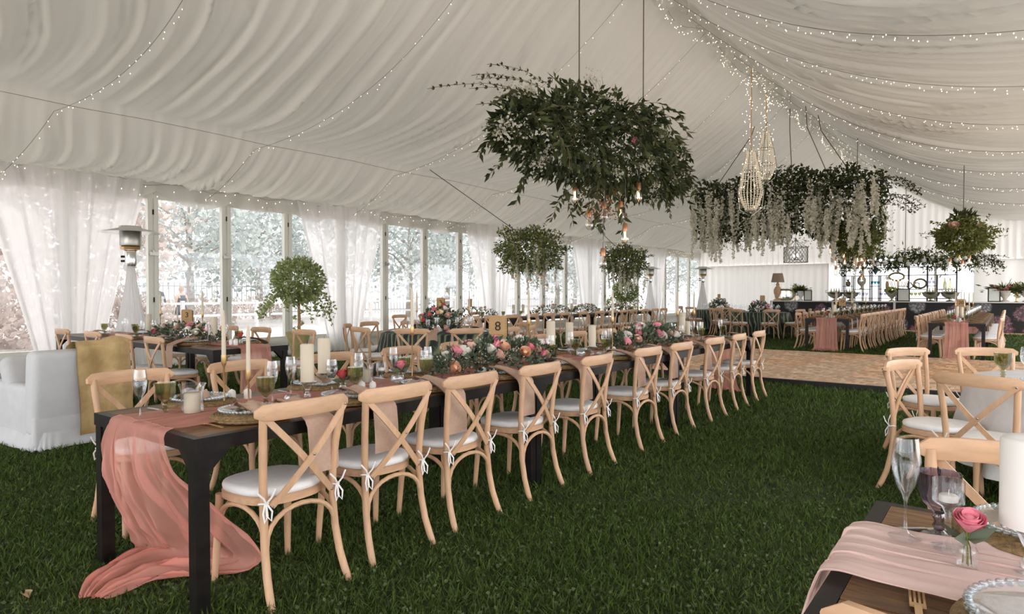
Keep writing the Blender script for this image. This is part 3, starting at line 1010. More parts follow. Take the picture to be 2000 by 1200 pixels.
# round tables under cloths
def round_table(c, r, mat, label, clabel, drop=.66, seed=0, gname=None):
    P = thing('round_table', (c[0], c[1], 0), 0, label, 'table', gname)
    obj('tabletop', MB().lathe([(0, .735), (r - .02, .735), (r - .01, .745), (r - .02, .76), (0, .76)], 40).mesh('tabletop', 'plank'), P)
    obj('pedestal', MB().lathe([(0, 0.01), (.30, 0.01), (.28, .04), (.05, .10), (.045, .70), (.14, .735)], 20).mesh('pedestal', 'black'), P)
    rr = random.Random(seed)
    ph = [rr.random() * 6 for _ in range(4)]
    n, prof = 96, [(0, 0), (.5, 0), (.96, 0), (1.0, -.012), (1.012, -.05)] + [(1.02 + .012 * k, -.05 - (drop - .05) * k / 8) for k in range(1, 9)]
    vs, fs = [], []
    for q, z in prof:
        for j in range(n):
            a = 2 * PI * j / n
            dz = max(0, -z) / drop
            w = 1 + dz * (.055 * math.sin(9 * a + ph[0]) + .03 * math.sin(17 * a + ph[1]) + .02 * math.sin(5 * a + ph[2]))
            vs.append((r * q * w * math.cos(a), r * q * w * math.sin(a), TH + z))
    m = len(prof)
    fs = [(i * n + j, i * n + (j + 1) % n, (i + 1) * n + (j + 1) % n, (i + 1) * n + j) for i in range(m - 1) for j in range(n)]
    tag(obj('tablecloth', MB().add(vs, fs).mesh('tablecloth', mat, ang=1.5), None, (c[0], c[1], .004)), clabel, 'tablecloth')

def tropical():
    m = bpy.data.materials['dark tropical print cloth']
    nt = m.node_tree
    b = nt.nodes['Principled BSDF']
    tc = nd(nt, 'ShaderNodeTexCoord')
    mp = nd(nt, 'ShaderNodeMapping')
    mp.inputs['Scale'].default_value = (1, 1, .45)
    mp.inputs['Rotation'].default_value = (.5, .3, 0)
    nt.links.new(tc.outputs['Object'], mp.inputs[0])
    wv = nd(nt, 'ShaderNodeTexWave')
    wv.inputs['Scale'].default_value = 3.2
    wv.inputs['Distortion'].default_value = 7
    wv.inputs['Detail Scale'].default_value = 1.3
    nt.links.new(mp.outputs[0], wv.inputs['Vector'])
    rp = nd(nt, 'ShaderNodeValToRGB')
    e = rp.color_ramp.elements
    e[0].position, e[0].color = .45, (.010, .014, .014, 1)
    e[1].position, e[1].color = .95, (.20, .25, .15, 1)
    x = e.new(.74)
    x.color = (.035, .075, .05, 1)
    nt.links.new(wv.outputs[0], rp.inputs[0])
    nt.links.new(rp.outputs[0], b.inputs['Base Color'])
tropical()
round_table((CCX, CCY), .92, 'teal_cloth', 'round table under the leaf-print cloth by the window bays', 'dark cloth with pale leaf print on the round table by the window bays', .60, 1)
round_table(E1, .90, 'teal_cloth', 'round table under a dark cloth near the bar lamp', 'dark leaf-print cloth on the round table near the bar lamp', .62, 2)
round_table(E2, .90, 'teal_cloth', 'round table under a dark cloth in the far window corner', 'dark leaf-print cloth on the round table in the far window corner', .62, 3)
round_table((JX, JY), .78, 'linen', 'round table under white damask beside the dance floor', 'white damask cloth hanging from the round table beside the dance floor', .60, 5)

# gauze runners
def runner(name, rows, label, nv=44, seed=0, mat='runner'):
    """rows: (centre point, sideways vector, width, out vector, fold height)"""
    rr = random.Random(seed)
    fr = [(k, rr.random() * 6, rr.uniform(.6, 1)) for k in (2.3, 4.1, 7.3, 11.7, 17.9)]
    R_ = [[np.array(a, float) if not np.isscalar(a) else float(a) for a in r] for r in rows]
    m = len(R_)
    nu = (m - 1) * 6
    vs = []
    for i in range(nu + 1):
        t = i / 6
        k = min(int(t), m - 2)
        q = t - k
        a, b_ = R_[k], R_[k + 1]
        p0 = R_[max(k - 1, 0)][0]
        p3 = R_[min(k + 2, m - 1)][0]
        c = .5 * ((2 * a[0]) + (-p0 + b_[0]) * q + (2 * p0 - 5 * a[0] + 4 * b_[0] - p3) * q * q + (-p0 + 3 * a[0] - 3 * b_[0] + p3) * q ** 3)
        sd = a[1] * (1 - q) + b_[1] * q
        wd = a[2] * (1 - q) + b_[2] * q
        ou = a[3] * (1 - q) + b_[3] * q
        am = a[4] * (1 - q) + b_[4] * q
        for j in range(nv + 1):
            v = j / nv
            f = sum(g * (1.2 - 2.2 * abs(math.sin(PI * kf * (v + .035 * math.sin(i * .17 + ph)) + ph + i * .02 * (1 if kf > 5 else -1)))) / kf ** .45 for kf, ph, g in fr)
            lat = (v - .5) * wd + .012 * math.sin(2 * PI * 6 * v + i * .1)
            vs.append(c + sd * lat + ou * (am * (f * .5 + .6)))
    k = nv + 1
    fs = [(i * k + j, (i + 1) * k + j, (i + 1) * k + j + 1, i * k + j + 1) for i in range(nu) for j in range(nv)]
    tag(obj(name, MB().add(vs, fs).mesh(name, mat, ang=2.5)), label, 'table runner')
UPV = (0, 0, 1)
XA, NYV, PYV = (1, 0, 0), (0, -1, 0), (0, 1, 0)
rows = [((-3.1, 9.0, .03), XA, .5, UPV, .03), ((-3.1, 8.86, .05), XA, .45, UPV, .05), ((-3.12, 8.78, .2), XA, .42, PYV, .03), ((-3.12, 8.74, .5), XA, .40, PYV, .025),
        ((-3.12, 8.71, .755), XA, .40, (0, .7, .7), .012), ((-3.12, 8.66, .783), XA, .42, UPV, .008)]
for y in np.arange(8.3, 1.6, -.42):
    rows.append(((-3.12 + .03 * math.sin(y * 2), y, .783), XA, .46 + .04 * math.sin(y * 3), UPV, .009))
rows += [((-3.12, 1.42, .784), XA, .54, UPV, .009), ((-3.12, 1.345, .786), XA, .55, (0, -.4, .8), .010), ((-3.12, 1.312, .755), XA, .55, (0, -.9, .3), .014), ((-3.13, 1.34, .60), (1, .15, 0), .53, NYV, .045),
         ((-3.13, 1.43, .42), (1, .34, 0), .58, NYV, .065), ((-3.14, 1.54, .24), (1, .40, 0), .66, NYV, .075), ((-3.18, 1.62, .10), (1, .40, 0), .70, (0, -.8, .5), .065), ((-3.22, 1.60, .045), (1, .3, 0), .72, UPV, .05),
         ((-3.28, 1.50, .045), (.95, .1, 0), .58, UPV, .055), ((-3.28, 1.37, .045), (.85, .3, 0), .42, UPV, .055), ((-3.24, 1.24, .04), (.75, .5, 0), .28, UPV, .04), ((-3.19, 1.15, .03), (.7, .55, 0), .12, UPV, .02)]
runner('table_runner', rows, 'long blush gauze runner on table eight, spilling onto the lawn', 96, 3)
def end_runner(x, yend, ylast, label, wd=.42, seed=5):
    rows = [((x + .02, yend - .30, .03), XA, wd * 1.25, UPV, .02), ((x, yend - .16, .05), XA, wd * 1.25, UPV, .04), ((x, yend - .09, .12), XA, wd * 1.12, NYV, .03), ((x, yend - .05, .4), XA, wd * 1.0, NYV, .025),
            ((x, yend - .035, .70), XA, wd * .95, NYV, .018), ((x, yend - .02, .775), XA, wd, (0, -.6, .6), .01), ((x, yend + .06, .786), XA, wd, UPV, .007)]
    for y in np.arange(yend + .5, ylast, .9):
        rows.append(((x, y, .784), XA, wd, UPV, .008))
    rows += [((x, ylast, .786), XA, wd, UPV, .007), ((x, ylast + .05, .74), XA, wd, PYV, .015), ((x, ylast + .08, .4), XA, wd, PYV, .025), ((x, ylast + .1, .15), XA, wd, PYV, .025)]
    runner('table_runner', rows, label, 36, seed)
end_runner(-3.42, 16.72, 24.98, 'blush gauze runner falling to the lawn from table ten', .46, 6)
end_runner(-0.84, 15.72, 23.98, 'blush gauze runner falling to the lawn from table twenty', .40, 8)
YA = (0, 1, 0)
rows = [((-6.50, 4.0, .12), YA, .40, XA, .03), ((-6.54, 4.0, .40), YA, .38, XA, .025), ((-6.60, 4.02, .70), YA, .36, XA, .02), ((-6.63, 4.02, .776), YA, .36, (.6, 0, .6), .01)]
for x in np.arange(-6.8, -10.9, -.6):
    rows.append(((x, 4.02, .784), YA, .36, UPV, .007))
runner('table_runner', rows, 'sheer blush runner hanging from the end of table three', 36, 9)
rows = [((-.40, 1.66, .25), YA, .40, (-1, 0, 0), .03), ((-.36, 1.66, .55), YA, .38, (-1, 0, 0), .02), ((-.322, 1.66, .745), YA, .36, (-.8, 0, .4), .012), ((-.29, 1.66, .786), YA, .36, (-.3, 0, .8), .010)]
for k in range(12):
    rows.append(((-.18 + k * .2, 1.66 + .01 * math.sin(k), .784), YA, .36 + .02 * math.sin(k * 2), UPV, .010))
runner('table_runner', rows, 'pale pink gauze runner across the corner table with the tall candle', 110, 12, 'runner_pale')

# ------------------------------------------------------------------ things on the tables
def lathe_mesh(name, prof, mat, n=24, flute=0, nf=0):
    return MB().lathe(prof, n, flute=flute, nf=nf).mesh(name, mat, ang=1.0)
def one(name, cat, me):
    return Proto(name, cat, me)
fl = [(0, .001), (.034, .001), (.036, .004), (.012, .009), (.0045, .022), (.0038, .085), (.008, .10), (.020, .125), (.028, .155), (.031, .18), (.029, .205), (.025, .235), (.0238, .235), (.028, .205), (.030, .18), (.027, .155), (.018, .127), (.002, .105)]
FLUTE = one('champagne_flute', 'glass', lathe_mesh('champagne_flute', fl, 'glass', 24))
FLUTEF = one('champagne_flute', 'glass', lathe_mesh('champagne_flute_small', fl[::2], 'glass', 10))
gb = [(0, .001), (.036, .001), (.038, .005), (.020, .010), (.010, .020), (.014, .030), (.009, .040), (.015, .052), (.010, .060), (.018, .068), (.034, .085), (.043, .11), (.044, .14), (.046, .160), (.0445, .160), (.042, .14), (.041, .112), (.031, .088), (.0, .075)]
GOB = one('green_goblet', 'goblet', lathe_mesh('green_goblet', gb, 'green', 48, .035, 12))
GOBF = one('green_goblet', 'goblet', lathe_mesh('green_goblet_small', gb[::2], 'green', 10))
SMOKE = one('smoky_goblet', 'goblet', lathe_mesh('smoky_goblet', gb, 'smoke', 48, .03, 12))
wg = [(0, .001), (.032, .001), (.033, .004), (.010, .009), (.004, .02), (.0038, .08), (.012, .092), (.030, .115), (.035, .145), (.033, .175), (.029, .20), (.0278, .20), (.032, .175), (.034, .145), (.028, .117), (0, .095)]
WINE = one('wine_glass', 'glass', lathe_mesh('wine_glass', wg, 'glass', 24))
WINEF = one('wine_glass', 'glass', lathe_mesh('wine_glass_small', wg[::2], 'glass', 10))

MAT = one('woven_placemat', 'placemat', lathe_mesh('woven_placemat', [(0, .025)] + [(.006 * k, .026 + .004 * (k % 2)) for k in range(1, 29)] + [(.176, .025), (.180, .019), (.176, .014), (.180, .009), (.176, .003), (.165, 0)], 'rattan', 40))
MATF = one('woven_placemat', 'placemat', lathe_mesh('woven_placemat_small', [(0, .020), (.16, .020), (.170, .010), (.165, 0)], 'rattan', 18))
PLATE = Proto('glass_plate', 'plate', lathe_mesh('glass_plate', [(0, .004), (.075, .004), (.09, .008), (.135, .017), (.137, .020), (.132, .020), (.088, .012), (.074, .008), (0, .008)], 'glass', 40))
b = MB()
for k in range(48):
    a = 2 * PI * k / 48
    b.ball((.137 * math.cos(a), .137 * math.sin(a), .019), .0078, 6, 4)
PLATE.part('beaded_rim', b.mesh('beaded_rim', 'aqua'), label='pale blue beaded glass rim')
PLATEF = one('glass_plate', 'plate', lathe_mesh('glass_plate_small', [(0, .004), (.08, .006), (.135, .018), (.14, .02), (.13, .022), (.08, .012), (0, .01)], 'aqua', 18))

def napkin(hang):
    """folded linen: lies on the plate, then (hang) falls over the table edge toward local -y"""
    b = MB()
    if hang:
        path = [(.06, .034), (.02, .052), (-.06, .045), (-.12, .036), (-.17, .024), (-.225, .004), (-.262, -.014), (-.272, -.04), (-.276, -.12), (-.28, -.21), (-.283, -.26)]
    else:
        path = [(.09, .022), (.05, .040), (.0, .050), (-.05, .042), (-.09, .028), (-.12, .020)]
    m = len(path)

    def fn(u, v):
        t = u * (m - 1)
        k = min(int(t), m - 2)
        q = t - k
        y = path[k][0] * (1 - q) + path[k + 1][0] * q
        z = path[k][1] * (1 - q) + path[k + 1][1] * q
        w = (.055 + .028 * min(1, u * 1.6)) if hang else .038 + .02 * math.sin(u * 3)
        return ((v - .5) * 2 * w + .006 * math.sin(u * 9), y, z + .006 * math.sin(v * 9 + u * 5) * (1 - u if hang else 1))
    b.grid((m - 1) * 3, 10, fn)
    b.grid((m - 1) * 3, 10, lambda u, v: (fn(u, v)[0] * .97, fn(u, v)[1] + .002, fn(u, v)[2] - .006))
    return one('linen_napkin', 'napkin', b.mesh('linen_napkin', 'napkin', ang=2))
NAPH, NAPP = napkin(True), napkin(False)
b = MB()
b.bar([(0, -.10, .003), (0, -.02, .006), (0, .035, .005)], .011, .003)
b.bar([(0, .03, .005), (0, .045, .004)], .024, .003)
for k in range(4):
    x = -.010 + k * .0067
    b.bar([(x, .045, .004), (x, .075, .005), (x, .10, .009)], .0035, .0025)
FORK = one('gold_fork', 'fork', b.mesh('gold_fork', 'gold'))
b = MB()
b.bar([(0, -.11, .003), (0, .0, .004)], .012, .005)
b.bar([(0, 0, .004), (0, .06, .003), (0, .11, .003)], .020, .002, sc=[(.7, 1), (1, 1), (.5, 1)])
KNIFE = one('steel_knife', 'knife', b.mesh('steel_knife', 'steel'))
SALT = Proto('salt_shaker', 'shaker', lathe_mesh('salt_shaker', [(0, 0), (.019, 0), (.021, .004), (.021, .045), (.017, .058), (.008, .064), (0, .065)], 'ceramic', 16))
SALT.part('cap', MB().ball((0, 0, .0645), .004, 6, 4).mesh('cap', 'steel'))
VOT = Proto('crystal_votive', 'candle holder', lathe_mesh('crystal_votive', [(0, 0), (.018, 0), (.034, .012), (.043, .032), (.042, .05), (.034, .064), (.030, .064), (.036, .05), (.037, .032), (.028, .014), (0, .008)], 'crystal', 48, .03, 12))
VOT.part('tealight', lathe_mesh('tealight', [(0, .012), (.018, .012), (.018, .026), (.016, .028), (0, .028)], 'wax2', 14))
STEMV = Proto('tealight_goblet', 'candle holder', lathe_mesh('tealight_goblet', [(0, .001), (.038, .001), (.038, .004), (.010, .012), (.007, .04), (.008, .085), (.014, .10), (.030, .108), (.033, .112), (.034, .165), (.0325, .165), (.032, .114), (.012, .106), (0, .104)], 'glass', 28))
STEMV.part('tealight', lathe_mesh('tealight', [(0, .114), (.020, .114), (.020, .128), (.018, .130), (0, .130)], 'wax2', 14))
STEMV.part('wick', MB().tube([(0, 0, .128), (.001, 0, .142)], .001, 5).mesh('wick', 'wax2'))
hold = [(0, .001), (.040, .001), (.041, .006), (.016, .012), (.022, .026), (.014, .040), (.010, .050), (.018, .064), (.024, .080), (.034, .092), (.052, .097), (.052, .102), (.040, .103), (0, .100)]
def pillar(h, r, wax='wax', k=1.0):
    P = Proto('pillar_candle', 'candle', lathe_mesh('glass_holder', [(a * k, z * k) for a, z in hold], 'crystal', 28))
    P.part('candle', lathe_mesh('candle', [(0, .102 * k), (r, .102 * k), (r, .102 * k + h - .006), (r - .006, .102 * k + h), (r * .5, .102 * k + h - .004), (0, .102 * k + h - .005)], wax, 24), label='thick ivory candle')
    P.part('wick', MB().tube([(0, 0, .1 * k + h - .01), (.002, .001, .102 * k + h + .012)], .0012, 5).mesh('wick', 'ink'))
    return P
PIL = pillar(.21, .037)
PILK = pillar(.185, .058, 'wax2', 1.05)
def taper(hs, hc):
    P = Proto('taper_candle', 'candle', lathe_mesh('brass_holder', [(0, .001), (.040, .001), (.040, .004), (.006, .008), (.0045, .02), (.0045, hs), (.011, hs + .012), (.0135, hs + .022), (.0135, hs + .062), (.012, hs + .062), (0, hs + .05)], 'gold', 16))
    P.part('candle', lathe_mesh('candle', [(.0112, hs + .05), (.0112, hs + .06), (.0098, hs + .06 + hc * .8), (.006, hs + .06 + hc * .95), (.002, hs + .06 + hc), (0, hs + .06 + hc)], 'wax', 12), label='slim ivory taper candle')
    return P
TAP1, TAP2, TAP3 = taper(.205, .24), taper(.13, .235), taper(.30, .27)
HUR = Proto('hurricane_candle', 'candle', lathe_mesh('hurricane_glass', [(0, .004), (.044, .004), (.050, .012), (.052, .05), (.050, .10), (.056, .135), (.064, .150), (.062, .151), (.054, .135), (.048, .10), (.049, .05), (.045, .016), (0, .010)], 'glass', 32))
HUR.part('candle', lathe_mesh('candle', [(0, .011), (.037, .011), (.038, .10), (.030, .108), (0, .104)], 'wax', 24), label='ivory candle inside the glass')
for k in range(3):
    a = 2.1 * k
    HUR.part('foot', MB().ball((.04 * math.cos(a), .04 * math.sin(a), .004), .006, 6, 4).mesh('foot', 'glass'))
CARA = Proto('glass_carafe', 'carafe', lathe_mesh('glass_carafe', [(0, .002), (.03, .002), (.034, .01), (.034, .08), (.028, .10), (.04, .135), (.038, .135), (.027, .10), (.032, .08), (.031, .012), (0, .008)], 'glass', 24))

def budvase(k):
    P = Proto('bud_vase', 'vase', lathe_mesh('bud_vase', [(0, .001), (.020, .001), (.023, .006), (.023, .045), (.018, .055), (.020, .062), (.0185, .062), (.0165, .055), (.0205, .045), (.020, .008), (0, .005)], 'glass', 18))
    st = MB()
    for dx, dy in ((0, 0), (.006, .004), (-.006, .003), (.002, -.007)):
        st.tube([(dx * 1.5, dy * 1.5, .008), (dx, dy, .05), (-dx, dy, .09)], .0014, 5)
    P.part('stem', st.mesh('stem', 'fern'))
    P.part('rose', ROSE[k], loc=(.004, -.006, .115), rot=(.35, .1, 0))
    v, f = leaves([(0, 0, .07)] * 5, [(1, .2, .6), (-1, .3, .5), (.3, 1, .7), (-.3, -.8, .2), (.8, -.6, .4)], .07, .035)
    P.part('leaf', npmesh('vase_leaves', v, f, 'leaf'))
    return P
BUDP, BUDR, BUDW = budvase('pink'), budvase('red'), budvase('blush')

def garland(c, axis, L, w, h, label, cols, nleaf=900, nrose=14, seed=0, far=False):
    t = thing('flower_garland', c, axis, label, 'flowers')
    rg = np.random.default_rng(seed)
    n = nleaf
    u = rg.uniform(-1, 1, n)
    env = np.sqrt(np.clip(1 - np.abs(u) ** 2.4, .03, 1))
    ang = rg.uniform(0, PI, n)
    rad = rg.uniform(.35, 1, n) ** .5
    P = np.stack([u * L / 2, np.cos(ang) * rad * w / 2 * env, .02 + np.sin(ang) * rad * h * env], 1)
    D = np.stack([u * .8 + rg.normal(size=n) * .5, np.cos(ang) + rg.normal(size=n) * .4, .3 + np.sin(ang) * .6 + rg.normal(size=n) * .4], 1)
    k = int(n * .62)
    leafobj('foliage', 'leaf', P[:k], D[:k], rg.uniform(.035, .065, k), rg.uniform(.025, .045, k), t)
    leafobj('wax_flower', 'heath', P[k:] + [0, 0, .02], D[k:], rg.uniform(.012, .03, n - k), .012, t)
    k2 = n // 8
    P2 = np.stack([rg.uniform(-.45, .45, k2) * L, rg.uniform(-.5, .5, k2) * w, rg.uniform(.0, .35, k2) * h], 1)
    leafobj('berries', 'mauve', P2, rg.normal(size=(k2, 3)), .02, .018, t)
    if not far:
        k3 = 60
        P3 = np.stack([rg.uniform(-.45, .45, k3) * L, rg.uniform(-.3, .3, k3) * w, np.full(k3, h * .75)], 1)
        b = MB()
        for p in P3[:26]:
            q = p + [rg.normal() * .04, rg.normal() * .03, rg.uniform(.04, .12)]
            b.tube([tuple(p), tuple((p + q) / 2 + [.008, 0, 0]), tuple(q)], .0012, 4)
        obj('sprigs', b.mesh('sprigs', 'fern'), t, kind='stuff')
    for i in range(nrose):
        uu = -.9 + 1.8 * (i + .5) / nrose
        e = math.sqrt(max(.1, 1 - abs(uu) ** 2.4))
        a = rg.uniform(1.25, 2.75)
        p = (uu * L / 2, math.cos(a) * w / 2 * e * .95, .02 + math.sin(a) * h * e * .95)
        cc = cols[i % len(cols)]
        obj('rose', ROSE[cc], t, p, (-(PI / 2 - a) * 1.0, rg.normal() * .4, rg.normal()), float(rg.uniform(1.0, 1.45)), label=cc + ' rose bloom')
    return t

def sign(x, y, z, txt, rz, label, w=.125, h=.175, fs=.085):
    t = thing('table_number', (x, y, z), rz, label, 'sign')
    o = [(-w / 2, .012), (-w / 2 + .012, 0), (w / 2 - .012, 0), (w / 2, .012), (w / 2, h - .012), (w / 2 - .012, h), (-w / 2 + .012, h), (-w / 2, h - .012)]
    n = len(o)
    vs = [(a, -.003, c) for a, c in o] + [(a, .003, c) for a, c in o]
    fs_ = [tuple(range(n)), tuple(range(n, 2 * n))[::-1]] + [(i, i + n, (i + 1) % n + n, (i + 1) % n) for i in range(n)]
    obj('plaque', MB().add(vs, fs_).mesh('plaque', 'kraft', False), t)
    obj('backing', MB().box((.008, .010, h * .48), (w * .98, .008, h * .86)).mesh('backing', 'ink', False), t)
    obj('stake', MB().box((0, .006, -.09), (.012, .006, .20)).mesh('stake', 'kraft', False), t)
    if txt:
        obj('numeral', text_mesh(txt, fs, 'ink'), t, (0, -.0045, h * .58), (PI / 2, 0, 0))
    b = MB()
    for k in range(9):
        for s in (-1, 1):
            b.box((s * (w / 2 - .007), -.0035, .02 + k * (h - .04) / 8), (.003, .001, .006))
    b.box((0, -.0035, h * .27), (w * .5, .001, .0016))
    obj('stitching', b.mesh('stitching', 'ink', False), t)
    return t

def setting(cx, cy_, rz, who, full=True, nap=True, fork=True):
    """place setting; local -y points to the seat's table edge"""
    c, s = math.cos(rz), math.sin(rz)
    L = lambda x, y, z=0: (cx + c * x - s * y, cy_ + s * x + c * y, TH + .003 + z)
    a = (MAT if full else MATF).put(L(0, 0), rz + RR.random(), 'woven seagrass placemat at the ' + who, 'woven placemats')
    (PLATE if full else PLATEF).put(L(0, 0, .030 if full else .021), rz + RR.random(), 'clear beaded glass plate at the ' + who, 'glass plates')
    if nap:
        (NAPH if nap == 1 else NAPP).put(L(RR.uniform(-.02, .03), 0 if nap == 1 else .0, .030), rz + RR.uniform(-.06, .06), 'dusty pink linen napkin %s at the ' % ('falling over the edge' if nap == 1 else 'folded') + who, 'linen napkins')
    if fork and full:
        FORK.put(L(-.21, -.02), rz + RR.uniform(-.1, .1), 'gold fork beside the placemat at the ' + who, 'gold forks')
        KNIFE.put(L(.20, -.02), rz + RR.uniform(-.1, .1), 'knife beside the placemat at the ' + who, 'knives')

def at(P, x, y, label, group=None, rz=0, z=0.0, scale=1.0):
    return P.put((x, y, TH + .006 + z), rz, label, group, scale)

# table eight
for i, y in enumerate(T8R):
    w = '%s aisle-side seat of table eight' % ORD[i]
    setting(-2.885, y - .06, R90, w, i < 7, 1 if i else 2, i < 4)
    (GOB if i < 6 else GOBF).put((-3.055, y + .13, TH + .006), 0, 'olive green goblet before the ' + w, 'green goblets')
    (FLUTE if i < 6 else FLUTEF).put((-3.12, y + .21, TH + .006), 0, 'champagne flute before the ' + w, 'champagne flutes')
NAPH.put((-2.86, 1.92, TH + .022), R90, 'dusty pink linen napkin hanging behind the first chair of table eight', 'linen napkins')
for i, y in enumerate(T8L):
    w = '%s window-side seat of table eight' % ORD[i]
    setting(-3.415, y - .02, -R90, w, i < 6, 2, i < 4)
    gy = 1.51 if i == 0 else y - .22
    (GOB if i < 6 else GOBF).put((-3.26, gy, TH + .006), 0, 'olive green goblet before the ' + w, 'green goblets')
    (FLUTE if i < 6 else FLUTEF).put((-3.25, 1.39 if i == 0 else gy - .10, TH + .006), 0, 'champagne flute before the ' + w, 'champagne flutes')
    if i in (1, 2, 4, 6, 8):
        WINE.put((-3.22, gy + .16, TH + .006), 0, 'clear wine glass before the ' + w, 'wine glasses')
at(HUR, -3.18, 1.60, 'hurricane glass with ivory candle at the draped end of table eight', 'hurricane candles')
at(TAP1, -3.30, 1.83, 'taller slim taper in brass holder near the draped end of table eight', 'taper candles')
at(TAP2, -3.15, 1.88, 'shorter slim taper in brass holder near the draped end of table eight', 'taper candles')
for k, (x, y) in enumerate(((-3.40, 1.93), (-3.36, 2.0), (-3.09, 2.58), (-3.04, 2.62), (-2.99, 3.60), (-2.96, 3.66), (-3.20, 5.80), (-3.11, 5.76))):
    at(SALT, x, y, 'white ceramic %s shaker, %s pair from the draped end of table eight' % (('salt', 'pepper')[k % 2], ORD[k // 2]), 'salt and pepper shakers')
at(VOT, -2.97, 2.02, 'cut crystal votive bowl beside the first green goblet pair on table eight', 'crystal votives')
at(VOT, -3.15, 2.92, 'cut crystal votive bowl before the flower garland with the number eight', 'crystal votives')
at(VOT, -3.15, 5.20, 'cut crystal votive bowl beyond the flower garland with the number eight', 'crystal votives')
at(PIL, -3.11, 2.21, 'nearer of two thick ivory candles on glass holders, table eight', 'pillar candles')
at(PIL, -3.36, 2.51, 'farther of two thick ivory candles on glass holders, table eight', 'pillar candles', scale=1.02)
for k, (x, y, s) in enumerate(((-3.31, 4.94, 1.1), (-3.40, 5.40, 1.0), (-3.10, 5.32, .95), (-3.16, 7.75, .8), (-3.40, 8.15, 1.1), (-3.30, 7.9, .95), (-3.2, 8.3, .7))):
    at(PIL, x, y, '%s thick ivory candle beyond the number-eight garland on table eight' % ORD[k], 'pillar candles', scale=s)
at(TAP3, -3.28, 3.18, 'very tall taper in brass holder before the garland with the number eight', 'taper candles')
for k, (x, y) in enumerate(((-3.42, 4.75), (-3.05, 5.62), (-3.38, 7.95), (-3.32, 8.35))):
    at(TAP3, x, y, '%s tall taper beyond the number-eight garland on table eight' % ORD[k], 'taper candles')
at(BUDR, -3.13, 2.47, 'bud vase with a coral rose beside the shakers on table eight', 'bud vases')
at(BUDP, -3.22, 3.02, 'bud vase with a pink rose at the tip of the number-eight garland', 'bud vases')
at(STEMV, -3.11, 2.75, 'tall tealight goblet beside the crystal votive on table eight', 'tealight goblets')
at(HUR, -3.34, 2.82, 'hurricane glass with candle beside the coral rose on table eight', 'hurricane candles', scale=.9)
at(CARA, -3.30, 2.72, 'clear glass carafe among the goblets on table eight')
garland((-3.14, 3.95, TH + .01), R90, 1.40, .42, .22, 'low garland of roses and eucalyptus around the number eight', ['peach', 'white', 'pink', 'white', 'peach', 'blush', 'pink', 'white', 'blush', 'pink'], 1500, 24, 1)
garland((-3.16, 6.62, TH + .01), R90, 1.55, .40, .23, 'low garland of eucalyptus and pink roses toward the dance-floor end of table eight', ['pink', 'white', 'blush', 'pink', 'white'], 1300, 18, 2)
sign(-3.16, 3.98, .995, '8', math.radians(33), 'kraft table number plaque reading eight', .142, .20, .10)

# table three
for i, x in enumerate([-7.50, -8.25, -9.15, -10.15]):
    w = '%s armchair-side seat of table three' % ORD[i]
    setting(x, 3.80, 0, w, i < 2, 1 if i == 0 else 2, i < 1)
    GOBF.put((x - .15, 3.93, TH + .006), 0, 'olive green goblet before the ' + w, 'green goblets')
    FLUTEF.put((x + .12, 3.90, TH + .006), 0, 'champagne flute before the ' + w, 'champagne flutes')
for i, x in enumerate([-7.32, -8.32, -9.15, -10.0]):
    w = '%s topiary-side seat of table three' % ORD[i]
    setting(x + .12, 4.24, PI, w, i < 2, 1 if i == 0 else 2, i < 1)
    GOBF.put((x + .22, 4.12, TH + .006), 0, 'olive green goblet before the ' + w, 'green goblets')
    FLUTEF.put((x - .05, 4.12, TH + .006), 0, 'champagne flute before the ' + w, 'champagne flutes')
    WINEF.put((x + .02, 4.06, TH + .006), 0, 'clear wine glass before the ' + w, 'wine glasses')
garland((-8.15, 4.02, TH + .01), 0, 1.65, .42, .20, 'low garland of eucalyptus and blush roses on table three', ['blush', 'white', 'pink', 'white'], 1200, 16, 3)
sign(-8.10, 4.02, 1.0, '3', math.radians(52), 'kraft table number plaque reading three', .125, .17, .09)
for k, (P_, x, y, l) in enumerate(((TAP3, -7.72, 4.02, 'tall taper at the draped end of the table three garland'), (TAP3, -8.75, 4.0, 'tall taper at the window end of the table three garland'), (TAP2, -8.55, 4.12, 'short taper in the garland of table three'),
                                  (PIL, -7.42, 4.0, 'thick ivory candle by the runner of table three'), (PIL, -9.15, 4.03, 'thick ivory candle at the window end of table three'))):
    at(P_, x, y, l, 'candles on table three')
at(BUDR, -7.02, 4.10, 'bud vase with a coral rose at the draped end of table three', 'bud vases')
for k, (x, y) in enumerate(((-6.98, 3.96), (-6.92, 3.98))):
    at(SALT, x, y, 'white ceramic %s shaker at the draped end of table three' % ('salt', 'pepper')[k], 'salt and pepper shakers', scale=1.2)

# flower centrepieces on the round tables
def centrepiece(c, r, h, label, cols, seed, nr=16):
    t = thing('flower_centrepiece', (c[0], c[1], TH + .01), 0, label, 'flowers')
    rg = np.random.default_rng(seed)
    n = 900
    d = rg.normal(size=(n, 3))
    d[:, 2] = np.abs(d[:, 2])
    d /= np.linalg.norm(d, axis=1, keepdims=True)
    P = d * np.array([r, r, h]) * rg.uniform(.5, 1, (n, 1))
    leafobj('foliage', 'leaf', P[:600], d[:600] + rg.normal(size=(600, 3)) * .4, .07, .04, t)
    leafobj('wax_flower', 'heath', P[600:], d[600:], .03, .02, t)
    for i in range(nr):
        q = rg.normal(size=3)
        q[2] = abs(q[2]) * .9
        q[0] += .5
        q[1] -= .5
        q /= np.linalg.norm(q)
        obj('rose', ROSE[cols[i % len(cols)]], t, tuple(q * np.array([r, r, h])), (rg.normal() * .5, .6, rg.normal()), float(rg.uniform(1.0, 1.6)), label=cols[i % len(cols)] + ' rose bloom')
    return t
MIX = ['white', 'pink', 'yellow', 'blush', 'red', 'peach']
